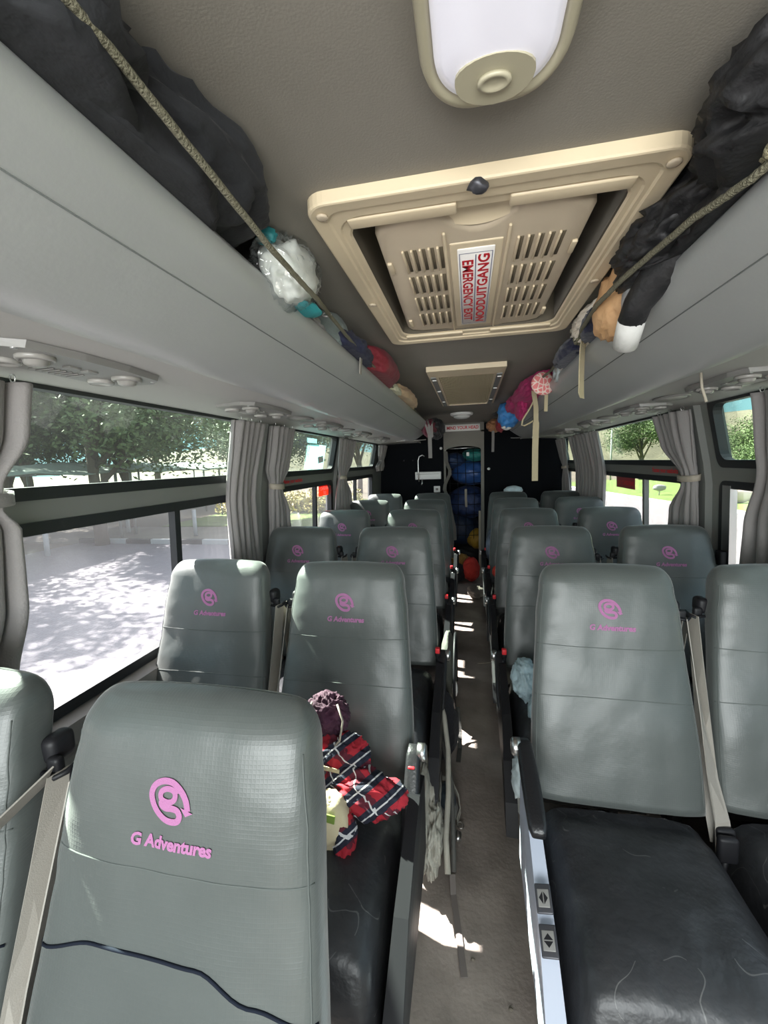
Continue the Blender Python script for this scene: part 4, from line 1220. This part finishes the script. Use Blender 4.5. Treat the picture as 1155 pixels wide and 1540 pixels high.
lump('blue_bag', 'bright blue plastic bag hanging beyond the magenta shirt', 'bag', (.06, .26, .62), (.335, 3.85, 1.885), (.09, .19, .11), 43, .35, 1.8, rough=.35, sheen=0)
lump('white_sock', 'white cloth showing under the bright blue bag', 'cloth', (.7, .69, .66), (.325, 3.9, 1.79), (.045, .07, .035), 44, .4, 2, 3)
lump('red_scarf', 'red and dark striped cloth between blue bag and brown hat', 'cloth', (.28, .02, .03), (.31, 4.4, 1.845), (.05, .12, .075), 45, .4, 2, 3)
lump('brown_hat', 'brown crumpled hat on the far end of the lawn side rack', 'hat', (.32, .15, .07), (.27, 4.75, 1.862), (.085, .14, .070), 46, .3, 1.6, 4)
lump('dark_pouch', 'black pouch behind the magenta shirt and blue bag', 'pouch', (.015, .015, .016), (.36, 4.25, 1.93), (.13, .2, .035), 47, .25, 1.6, 3)

# ------------------------------------------------------------------ things on seats
pl = bpy.data.materials.new('plaid_flannel'); pl.use_nodes = True
n_ = pl.node_tree; b_ = n_.nodes['Principled BSDF']; b_.inputs['Roughness'].default_value = .85
tcx = n_.nodes.new('ShaderNodeTexCoord')
mpp = n_.nodes.new('ShaderNodeMapping'); mpp.inputs['Rotation'].default_value = (.5, .7, .5)
n_.links.new(tcx.outputs['Object'], mpp.inputs[0])
def stripes(axis, scale, thr, inv=False):
    w = n_.nodes.new('ShaderNodeTexWave'); w.bands_direction = axis; w.inputs['Scale'].default_value = scale
    n_.links.new(mpp.outputs[0], w.inputs['Vector'])
    g = n_.nodes.new('ShaderNodeMath'); g.operation = 'GREATER_THAN'; g.inputs[1].default_value = thr
    n_.links.new(w.outputs['Fac'], g.inputs[0]); return g
def mixc(f, a, b):
    mx = n_.nodes.new('ShaderNodeMix'); mx.data_type = 'RGBA'
    n_.links.new(f.outputs[0], mx.inputs['Factor'])
    for k, s_ in (('A', a), ('B', b)):
        if isinstance(s_, tuple): mx.inputs[[i for i, q in enumerate(mx.inputs) if q.name == k and q.type == 'RGBA'][0]].default_value = (*s_, 1)
        else: n_.links.new([q for q in s_.outputs if q.type == 'RGBA'][0], mx.inputs[[i for i, q in enumerate(mx.inputs) if q.name == k and q.type == 'RGBA'][0]])
    return mx
s1, s2 = stripes('X', 5, .5), stripes('Z', 5, .5)
c1 = mixc(s1, (.36, .012, .025), (.10, .008, .02))
c2 = mixc(s2, c1, (.012, .014, .03))
s3 = stripes('X', 5, .990); s4 = stripes('Z', 5, .990)
c3 = mixc(s3, c2, (.62, .60, .60)); c4 = mixc(s4, c3, (.62, .60, .60))
n_.links.new([q for q in c4.outputs if q.type == 'RGBA'][0], b_.inputs['Base Color'])
mb = crumple(MB(), (-.315, 1.05, .575), (.105, .06, .065), 51, .4, 1.6, 5, rot=-.2)
crumple(mb, (-.375, 1.09, .655), (.08, .045, .06), 52, .4, 1.6, 5)
crumple(mb, (-.335, .97, .510), (.030, .045, .065), 53, .35, 1.6, 4)
crumple(mb, (-.235, 1.07, .555), (.055, .045, .040), 54, .35, 1.6, 4)
tag(part('plaid_shirt', mb, pl), 'red and black plaid shirt crumpled on the second row aisle seat', 'shirt')
t = thing('cloth_hat', 'cream cloth hat with green badge in front of the plaid shirt', 'hat', (-.375, .975, .545))
part('crown', crumple(MB(), (0, 0, 0), (.055, .055, .085), 55, .18, 1.2, 4, tilt=.2), cloth_mat('cream_cotton', (.60, .50, .33), .85, .3), t)
part('badge', MB().rbox(.012, -.056, .058, .024, .004, .024, .002, T=Matrix.Rotation(.15, 4, 'Y')), mat('badge_green', (.22, .32, .06), .6), t, 'green square badge')
t = thing('headscarf', 'dark red and navy patterned scarf with pale drawcords above the plaid shirt', 'scarf', (-.415, 1.10, .77))
part('cloth', crumple(MB(), (0, 0, 0), (.06, .035, .06), 56, .5, 2.2, 5), cloth_mat('dark_print', (.045, .010, .028), .8, var=.7), t)
for sx in (-.035, .04):
    part('drawcord', MB().tube([(sx, -.03, .05), (sx * 1.5, -.045, .01), (sx * 1.2, -.045, -.05), (sx * .6, -.04, -.08)], .003, 6), M['tie'], t)
part('strap', MB().strip([(-.05, -.06, -.105), (.0, -.075, -.115), (.05, -.065, -.13)], Vector((0, .3, 1)), .010, .002), kh, t)
lump('blue_shirt', 'pale blue shirt poking into the aisle from the third row, lawn side', 'shirt', (.42, .55, .60), (.235, 1.83, .535), (.055, .11, .075), 61, .4, 1.6, 5, extra=(((.255, 1.66, .49), (.03, .05, .07)),), zmax=3)
lump('pale_towel', 'pale blue cloth sticking out behind the second row armrest', 'cloth', (.52, .60, .62), (.185, 1.40, .40), (.045, .09, .085), 62, .4, 1.6, 4, zmax=3)
lump('red_cloth', 'red cloth hanging over the rear row armrest, lawn side', 'cloth', (.60, .05, .03), (.235, 3.55, .565), (.05, .07, .055), 63, .35, 1.6, 3, zmax=3)
lump('printed_shirt', 'blue-grey printed shirt hanging into the aisle near the doorway', 'shirt', (.12, .15, .20), (.21, 4.35, .62), (.05, .07, .16), 64, .35, 1.6, 3, zmax=3, var=.8)
lump('patterned_cloth', 'white towel with blue and red rings on top of a rear seat', 'towel', (.50, .62, .66), (.47, 4.80, 1.16), (.10, .06, .045), 65, .2, 1.4, 3, zmax=3, var=.5)

# ------------------------------------------------------------------ things on the aisle floor
t = thing('backpack', 'light grey backpack with loose straps squeezed beside the second row armrest', 'backpack', (-.165, 1.50, 0))
gy = cloth_mat('light_grey_nylon', (.30, .29, .25), .75)
part('body', crumple(MB(), (-.02, 0, .17), (.060, .25, .17), 71, .34, 1.8, 5, zmin=.002), gy, t)
part('front_pocket', crumple(MB(), (.025, -.12, .15), (.034, .12, .11), 72, .45, 2.2, 5, zmin=.002), gy, t)
part('shoulder_strap', MB().tube([(.02, .34, .40), (.045, .28, .36), (.068, .16, .28), (.075, .02, .20), (.07, -.10, .12), (.08, -.17, .05)], .011, 8), gy, t)
part('shoulder_strap', MB().tube([(.035, .22, .30), (.085, .08, .20), (.095, -.05, .10), (.10, -.14, .03)], .009, 8), cloth_mat('dark_trim', (.06, .06, .055), .7), t)
part('loose_strap', MB().strip([(.095, -.15, .03), (.10, -.20, .006), (.115, -.28, .004), (.128, -.36, .004), (.140, -.43, .004)], Vector((1, .25, 0)), .020, .0015), mat('strap_grey', (.15, .13, .12), .7), t)
part('buckle', crumple(MB(), (.11, -.02, .06), (.016, .022, .014), 73, .5, 2.2, 2), M['chrome'], t)
lump('black_bag', 'black bag on the floor between second and third rows left of the aisle', 'bag', (.012, .012, .016), (-.165, 2.00, .17), (.10, .13, .17), 74, .2, 1.3, 4, zmax=3, zmin=.002)
t = thing('backpack', 'dark olive backpack with black edging beside the third row seat', 'backpack', (-.135, 2.42, 0))
part('back_panel', crumple(MB(), (0, 0, .24), (.050, .20, .235), 75, .15, 1.1, 4, zmin=.002), cloth_mat('olive_grey', (.075, .078, .065), .8), t)
part('edging', MB().tube([(.045, .20 * math.cos(a) - .03, .24 + .24 * math.sin(a)) for a in (k * PI / 12 - .6 for k in range(17))], .008, 8), M['black'], t)
part('white_tag', crumple(MB(), (.045, -.16, .22), (.016, .022, .045), 76, .3, 2, 3), mat('white_tag_plastic', (.75, .75, .73), .5), t, 'white plastic tag')
part('hip_strap', MB().strip([(.06, -.22, .15), (.075, -.29, .05), (.075, -.36, .006), (.07, -.46, .004)], Vector((1, 0, 0)), .022, .002), cloth_mat('dark_webbing', (.05, .05, .045), .7), t)
t = thing('sandal', 'blue-grey strappy shoe lying on the aisle floor', 'shoe', (-.105, 1.66, 0), .3)
part('sole', crumple(MB(), (0, 0, .03), (.045, .085, .028), 77, .15, 1.2, 3, zmin=.003), cloth_mat('shoe_sole', (.20, .20, .19), .8), t)
part('upper', crumple(MB(), (-.003, .01, .06), (.040, .065, .040), 78, .25, 1.5, 3), cloth_mat('shoe_blue', (.045, .065, .085), .7), t)
part('strap', MB().strip([(.0, .08, .09), (.035, .05, .09), (.050, .0, .06), (.045, -.05, .04), (.02, -.09, .03)], Vector((0, .2, 1)), .022, .002), gy, t)
part('buckle', MB().tube([(.03 + .012 * math.cos(a), -.10 + .016 * math.sin(a), .02) for a in (k * PI / 5 for k in range(10))], .0025, 6, closed=True), M['chrome'], t)
lump('plastic_bag', 'thin white plastic bag crumpled on the aisle floor edge by second row', 'bag', (.65, .68, .68), (.195, 1.62, .16), (.03, .05, .09), 79, .4, 1.7, 3, zmax=3, sheen=0, rough=.3)
lump('shoe_bag', 'grey-brown mesh shoe bag on the floor near the doorway', 'bag', (.15, .13, .11), (.06, 4.62, .06), (.09, .17, .065), 81, .3, 1.6, 4, zmax=3, zmin=.002)
lump('red_bag', 'red bag on the floor just before the doorway', 'bag', (.45, .03, .02), (.01, 5.20, .15), (.10, .12, .15), 82, .25, 1.4, 4, zmax=3, zmin=.002)
lump('mustard_bag', 'mustard yellow bag on the floor left of the red one', 'bag', (.30, .15, .03), (-.12, 5.45, .20), (.12, .12, .09), 83, .25, 1.4, 4, zmax=3, zmin=.002, extra=())
lump('black_duffel', 'black duffel on the floor under the mustard bag', 'bag', (.010, .011, .014), (-.17, 5.22, .10), (.12, .17, .11), 84, .2, 1.4, 4, zmax=3, zmin=.002)
mb = MB().tube([(.05, 3.02, .004), (.10, 3.03, .004), (.165, 3.06, .004)], .003, 6)
tag(part('straw', mb, M['tie']), 'thin pale straw lying on the sunlit aisle floor', 'litter')
# small litter flecks on the near floor
for k, (a, b) in enumerate(((.02, .86), (.045, .80), (.10, 1.02), (.0, 1.12))):
    tag(part('leaf_fragment', crumple(MB(), (a, b, .004), (.006, .004, .003), 90 + k, .5, 2, 2), cloth_mat('leaf_bit%d' % k, (.16, .14, .11), .8)), ('dry leaf scrap on the near aisle floor, left one', 'dry leaf scrap on the near aisle floor nearest the camera', 'dry leaf scrap on the near aisle floor towards the silver seat panel', 'dry leaf scrap on the near aisle floor beside the loose strap')[k], 'litter')

# ------------------------------------------------------------------ luggage in the hold behind the doorway
def hold(name, label, col, c, r, seed, rough=.6, **k):
    return lump(name, label, 'luggage', col, c, r, seed, .18, 1.2, 4, zmax=3, rough=rough, **k)
hold('duffel_bag', 'dark navy duffel at the bottom of the hold doorway', (.012, .025, .06), (-.18, 5.98, .55), (.30, .22, .24), 101, zmin=.3)
hold('duffel_bag', 'yellow duffel low in the hold doorway', (.36, .20, .02), (.10, 5.86, .42), (.14, .16, .14), 102)
hold('duffel_bag', 'dark blue printed duffel in the middle of the hold doorway', (.02, .04, .12), (-.02, 5.95, .92), (.30, .22, .22), 103, var=.7)
hold('duffel_bag', 'blue duffel high in the hold doorway', (.03, .09, .28), (.03, 5.95, 1.33), (.28, .22, .17), 104, rough=.4)
hold('duffel_bag', 'dark blue rolled bag at the upper left of the hold doorway', (.02, .045, .12), (-.22, 5.90, 1.50), (.16, .2, .11), 105)
hold('duffel_bag', 'teal green duffel at the top of the hold doorway', (.03, .22, .20), (.08, 5.92, 1.57), (.18, .2, .09), 106, rough=.4)
hold('suitcase', 'black case at the floor of the hold doorway', (.012, .012, .014), (-.1, 5.98, .16), (.35, .25, .17), 107, zmin=.003)
t = thing('luggage_net', 'black net stretched across the hold doorway', 'net', (0, 0, 0))
mb = MB()
for k in range(5):
    x = DX0 + .05 + k * (DX1 - DX0 - .06) / 4
    mb.tube([(x, 5.68, .45), (x + .01, 5.69, 1.0), (x, 5.68, 1.64)], .004, 5)
for k in range(9):
    z = .50 + k * .14
    mb.tube([(DX0, 5.68, z), ((DX0 + DX1) / 2, 5.69, z - .012), (DX1, 5.68, z)], .004, 5)
part('mesh_cords', mb, M['black'], t)
part('bar', MB().tube([(DX0, 5.67, 1.655), (DX1, 5.67, 1.665)], .010, 8), M['chrome'], t)
part('tag', MB().rbox(-.02, 5.67, 1.58, .035, .004, .05, .004), M['white'], t)
part('strap', MB().strip([(-.05, 5.665, 1.12), (-.05, 5.66, 1.0), (-.045, 5.665, .88)], Vector((1, 0, 0)), .03, .002), M['tie'], t)
st = thing('door_strap', 'grey padded belt looped down the left edge of the rear doorway', 'strap', (0, 0, 0))
part('webbing', MB().strip([(-.30, 5.53, 1.62), (-.29, 5.52, 1.48), (-.25, 5.50, 1.38), (-.255, 5.50, 1.32), (-.31, 5.5, 1.20), (-.32, 5.48, 1.13), (-.27, 5.46, 1.02), (-.24, 5.44, .85), (-.20, 5.42, .65), (-.19, 5.4, .48)], Vector((1, .5, 0)), .045, .003), mat('grey_belt_pad', (.15, .14, .125), .7), st)
tag(part('upright_post', MB().rbox(.125, 5.50, .425, .03, .02, .85, .006), M['tie']), 'cream upright post at the foot of the rear doorway, lawn side', 'post')

# ------------------------------------------------------------------ outside
GZ = -0.92
def ground(name, pts, z, m, kind='structure', label=None):
    o = part(name, MB().add([(a, b, z) for a, b in pts] + [(a, b, z - .3) for a, b in pts], [tuple(range(len(pts)))] + [(i, (i + 1) % len(pts), len(pts) + (i + 1) % len(pts), len(pts) + i) for i in range(len(pts))]), m)
    o['kind'] = kind
    return o
dry = mat('dry_grass_ground', (.085, .072, .045), .95, var=.25, vscale=.15)
ground('ground', [(-300, -60), (300, -60), (300, 500), (-300, 500)], GZ - .06, dry)
# herringbone-like pavers
pv = bpy.data.materials.new('paving'); pv.use_nodes = True
n_ = pv.node_tree; b_ = n_.nodes['Principled BSDF']; b_.inputs['Roughness'].default_value = .8
tcx = n_.nodes.new('ShaderNodeTexCoord'); mpp = n_.nodes.new('ShaderNodeMapping'); mpp.inputs['Rotation'].default_value = (0, 0, -.35)
n_.links.new(tcx.outputs['Object'], mpp.inputs[0])
wv = n_.nodes.new('ShaderNodeTexNoise'); wv.inputs['Scale'].default_value = 1.5; n_.links.new(mpp.outputs[0], wv.inputs['Vector'])
wa = n_.nodes.new('ShaderNodeTexWave'); wa.bands_direction = 'X'; wa.inputs['Scale'].default_value = .9; wa.wave_profile = 'TRI'
n_.links.new(mpp.outputs[0], wa.inputs['Vector'])
cx = n_.nodes.new('ShaderNodeCombineXYZ'); mm = n_.nodes.new('ShaderNodeMath'); mm.operation = 'MULTIPLY'; mm.inputs[1].default_value = .12
n_.links.new(wa.outputs['Fac'], mm.inputs[0]); n_.links.new(mm.outputs[0], cx.inputs[1])
va = n_.nodes.new('ShaderNodeVectorMath'); n_.links.new(mpp.outputs[0], va.inputs[0]); n_.links.new(cx.outputs[0], va.inputs[1])
br = n_.nodes.new('ShaderNodeTexBrick'); br.inputs['Scale'].default_value = 4.2; br.inputs['Mortar Size'].default_value = .030; br.offset = .5
br.inputs['Color1'].default_value = (.15, .14, .155, 1); br.inputs['Color2'].default_value = (.12, .112, .125, 1); br.inputs['Mortar'].default_value = (.10, .09, .10, 1)
n_.links.new(va.outputs[0], br.inputs['Vector']); n_.links.new(br.outputs['Color'], b_.inputs['Base Color'])
ground('pavement', [(-13.2, -20), (-.0, -20), (-.0, 11.8), (-13.2, 11.8)], GZ, pv)
sand = mat('pale_ground', (.13, .118, .095), .95, var=.15, vscale=.8)
ground('pavement', [(-60, 12.0), (-2.5, 12.0), (-2.5, 15.5), (-60, 15.5)], GZ - .01, sand)
road = mat('road_surface', (.135, .128, .125), .9, var=.08, vscale=1.5)
ground('pavement', [(.0, -20), (10.5, -20), (10.4, 19.4), (9.7, 21.8), (8.66, 29.2), (7.6, 38), (3, 70), (-2, 70), (0.0, 20)], GZ, road)
lawn = mat('lawn_turf', (.085, .14, .02), .95, var=.25, vscale=1.2)
ground('lawn', [(10.7, 0), (40, 0), (40, 46), (13.3, 46), (7.6, 42), (7.9, 38), (8.9, 29.3), (9.95, 21.9), (10.6, 19.5)], GZ + .02, lawn)
ground('lawn', [(-13, 15.6), (-3.5, 15.6), (-3.0, 26), (-13, 30)], GZ + .02, lawn)
# kerbs
kw, kb = mat('kerb_white', (.32, .32, .32), .8), mat('kerb_black', (.03, .03, .032), .8)
for k in range(12):
    x0 = -13.2 + k * .95
    o = part('kerb_block', MB().rbox(x0 + .46, 11.9, GZ + .05, .93, .16, .20, .02, 2, smooth=False), kw if k % 2 else kb)
    tag(o, ('white' if k % 2 else 'black') + ' painted kerb block along the far edge of the paved car park', 'kerb', 'white kerb blocks' if k % 2 else 'black kerb blocks')
tag(part('kerb', MB().tube([(10.6, 0, GZ), (10.55, 19.4, GZ), (9.85, 21.8, GZ), (8.80, 29.2, GZ), (7.75, 38, GZ)], .11, 6), kw), 'pale concrete kerb curving along the edge of the lawn', 'kerb')
tag(part('signboard', crumple(MB(), (12.2, 22.6, GZ + .35), (.9, .2, .35), 5, .1, 1, 3), mat('pale_stone', (.62, .50, .42), .8)), 'pale low stone sign on the lawn beyond the door pillar', 'sign')
tag(part('garden_bird', crumple(MB(), (11.0, 27.5, GZ + .45), (.35, .12, .18), 6, .3, 1, 3).tube([(11.0, 27.5, GZ), (11.0, 27.5, GZ + .4)], .03, 6), kw), 'small white ornament standing on the lawn', 'ornament')

# trees
def leafmat(name, c1):
    m = mat(name, c1, .7, var=.35, vscale=3)
    b = m.node_tree.nodes['Principled BSDF']
    b.inputs['Transmission Weight'].default_value = 0
    return m
LMs = [leafmat('leaf_dark', (.085, .112, .042)), leafmat('leaf_olive', (.10, .125, .05)), leafmat('leaf_bright', (.09, .13, .04))]
bark = mat('bark', (.10, .075, .055), .9, bump=.6, bscale=12)
def tree_meshes(seed, H, crown, nleaf, lsize, z0=.28, nbr=9):
    rnd = random.Random(seed)
    tr = MB()
    top = Vector((rnd.uniform(-.2, .2), rnd.uniform(-.2, .2), H * .55))
    tr.tube([(0, 0, -.1), (rnd.uniform(-.1, .1), rnd.uniform(-.1, .1), H * .25), top], [.028 * H, .02 * H, .014 * H], 8)
    cl = []
    for k in range(nbr):
        a = 2 * PI * k / nbr + rnd.uniform(-.3, .3)
        el = rnd.uniform(.1, 1.2)
        rr = crown * rnd.uniform(.5, .95)
        e = Vector((math.cos(a) * rr * math.cos(el), math.sin(a) * rr * math.cos(el), H * (z0 + .18) + (H * (1 - z0) - H * .18) * .75 * math.sin(el)))
        s0 = Vector((0, 0, H * rnd.uniform(.22, .45)))
        tr.tube([s0, s0.lerp(e, .5) + Vector((0, 0, .1 * H)), e], [.011 * H, .007 * H, .003 * H], 6)
        cl.append((e, crown * rnd.uniform(.28, .45)))
        cl.append((s0.lerp(e, .6) + Vector((0, 0, rnd.uniform(0, .12) * H)), crown * rnd.uniform(.22, .38)))
    cl.append((Vector((0, 0, H * .8)), crown * .45)); cl.append((Vector((0, 0, H * .62)), crown * .5))
    vs = []; fs = []
    for i in range(nleaf):
        c, r = rnd.choice(cl)
        d = Vector((rnd.gauss(0, 1), rnd.gauss(0, 1), rnd.gauss(0, .75))).normalized() * r * rnd.uniform(.35, 1.0)
        p = c + d
        if p.z < H * z0: p.z = H * z0 + rnd.uniform(0, .1) * H
        a, b = Vector((rnd.uniform(-1, 1), rnd.uniform(-1, 1), rnd.uniform(-.7, .7))).normalized(), Vector((rnd.uniform(-1, 1), rnd.uniform(-1, 1), rnd.uniform(-.7, .7)))
        b = a.cross(b).normalized()
        s_ = lsize * rnd.uniform(.6, 1.3)
        o = len(vs)
        vs += [p - a * s_, p - b * s_ * .45 , p + a * s_, p + b * s_ * .45]
        fs.append((o, o + 1, o + 2, o + 3))
    lf = MB().add(vs, fs, False)
    return tr.mesh('trunk'), lf.mesh('foliage')
TV = [tree_meshes(1, 7.5, 3.8, 20000, .085, .26), tree_meshes(2, 7.0, 3.4, 16000, .085, .20, 12), tree_meshes(3, 8.0, 4.2, 22000, .09, .24, 11)]
for a, b in TV: a.materials.append(bark)
_lc = {}
def tree(x, y, var, s, rz, lm, label, group=None):
    t = thing('tree', label, 'tree', (x, y, GZ), rz, group)
    t.scale = (s, s, s)
    link('trunk', TV[var][0], None, t)
    key = (var, lm)
    if key not in _lc:
        me = TV[var][1].copy(); me.materials.clear(); me.materials.append(LMs[lm]); _lc[key] = me
    link('foliage', _lc[key], None, t)
    return t
for i, (x, y, v, s, rz, lm, lb) in enumerate((
    (-12.6, 6.5, 0, 1.0, 0.0, 0, 'dark leafy tree over the near end of the paved car park'),
    (-12.0, 11.6, 2, 1.0, 1.0, 0, 'dark leafy tree over the middle of the paved car park'),
    (-14.5, 15.5, 1, 1.1, 2.0, 1, 'olive leafy tree behind the striped kerb'),
    (-9.5, 17.5, 0, .90, 3.0, 0, 'dark tree with thick trunk beyond the car park window divider'),
    (-20.0, 12.0, 2, 1.2, 4.0, 1, 'tall olive tree behind the shade canopies, nearer one'),
    (-22.0, 22.0, 0, 1.3, 5.0, 1, 'tall olive tree behind the shade canopies, farther one'),
    (-13.0, 26.0, 2, 1.1, 0.7, 0, 'dark tree behind the rear car park windows'),
    (-9.0, 34.0, 1, 1.2, 1.7, 1, 'olive tree past the small lawn, car park side'),
    (-6.5, 46.0, 0, 1.2, 2.7, 0, 'far dark tree in the rear car park window'),
    (-30.0, 36.0, 2, 1.5, 3.7, 1, 'distant wide tree beyond the canopies'),
    (-18.5, 14.5, 1, 1.2, 2.2, 1, 'olive tree standing behind the nearer shade canopy'),
    (-27.0, 20.0, 2, 1.5, 3.2, 1, 'tall pale tree far behind the nearer shade canopy'),
    (-16.5, 12.2, 0, 1.0, 5.2, 0, 'dark tree just behind the nearer shade canopy'),
    (-12.5, .5, 1, 1.0, 4.7, 0, 'dark tree above the car park beside the near curtain'))):
    tree(x, y, v, s, rz, lm, lb)
tree(16.3, 45.0, 0, 1.02, .4, 2, 'round lone tree on dry ground in the middle lawn side window')
tree(15.0, 26.0, 0, .60, 2.1, 2, 'bushy tree at the right edge of the picture, lawn side')
tree(44, 95, 2, .8, 1, 1, 'small distant tree on the dry slope')
# hedge with yellowish leaves
rnd = random.Random(9)
vs = []; fs = []
for i in range(5000):
    p = Vector((rnd.uniform(-13, -5.5), 20.5 + rnd.gauss(0, .5), GZ + .1 + abs(rnd.gauss(0, .45))))
    a = Vector((rnd.uniform(-1, 1), rnd.uniform(-1, 1), rnd.uniform(-.5, 1))).normalized(); b = a.orthogonal().normalized()
    o = len(vs); s_ = .13
    vs += [p - a * s_, p - b * s_ * .35, p + a * s_, p + b * s_ * .35]; fs.append((o, o + 1, o + 2, o + 3))
tag(part('hedge', MB().add(vs, fs), leafmat('leaf_yellow', (.34, .30, .07))), 'low yellow-green hedge behind the small lawn, car park side', 'hedge')
# low dry hills
for k, (cx_, cy_, rx, ry, h_) in enumerate(((150, 230, 170, 70, 22), (20, 330, 160, 60, 17), (-170, 300, 160, 80, 18))):
    vs = []; fs = []; N = 40
    for j in range(9):
        u = j / 8
        for i in range(N):
            a = 2 * PI * i / N
            rr = 1 - u
            vs.append((cx_ + rx * rr * math.cos(a), cy_ + ry * rr * math.sin(a), GZ - 1 + h_ * (math.sin(u * PI / 2)) * (1 + .15 * noise.noise(Vector((math.cos(a) * 2, math.sin(a) * 2, k + u))))))
    for j in range(8):
        for i in range(N): fs.append((j * N + i, j * N + (i + 1) % N, (j + 1) * N + (i + 1) % N, (j + 1) * N + i))
    o = part('hill', MB().add(vs, fs, True), dry); o['kind'] = 'structure'
# shade canopies over the parking bays
wc = mat('canopy_sheet', (.24, .27, .25), .8)
for k, (cx_, cy_, lb) in enumerate(((-14.5, 9.6, 'white sheet shade canopy on steel posts, nearer one'), (-15.0, 16.6, 'white sheet shade canopy on steel posts, middle one'), (-17.0, 24.0, 'white sheet shade canopy on steel posts, farthest one'))):
    t = thing('shade_canopy', lb, 'canopy', (cx_, cy_, GZ))
    vs = []; fs = []
    for i in range(13):
        for j in range(9):
            u, v = i / 12, j / 8
            vs.append((-2.6 + 5.2 * u, -3.0 + 6 * v, 2.45 + .35 * math.sin(PI * u) - .12 * math.sin(PI * v * 2) ** 2))
    for i in range(12):
        for j in range(8): fs.append((i * 9 + j, i * 9 + j + 1, i * 9 + 10 + j, i * 9 + 9 + j))
    o = part('sheet', MB().add(vs, fs, True), wc, t); sd = o.modifiers.new('thickness', 'SOLIDIFY'); sd.thickness = .02
    for a in (-2.4, 2.4):
        for b in (-2.9, 2.9): part('post', MB().tube([(a, b, 0), (a, b, 2.45)], .05, 8), M['trim'], t)
    for b in (-2.9, 0, 2.9): part('beam', MB().tube([(-2.6, b, 2.38), (2.6, b, 2.38)], .035, 6), M['trim'], t)
for k, (a, b) in enumerate(((-12.2, 9.9), (-13.2, 14.0), (-9.8, 13.4))):
    tag(part('bollard_post', MB().tube([(a, b, GZ), (a, b, GZ + .95)], .07, 8), kw), ('pale post at the near end of the striped kerb', 'pale post behind the striped kerb', 'pale post between kerb and tree trunk')[k], 'post')
tag(part('lamp_post', MB().tube([(13.6, 45, GZ), (13.6, 45, 4.2)], .08, 6), kw), 'thin white pole on the far side of the lawn', 'pole')
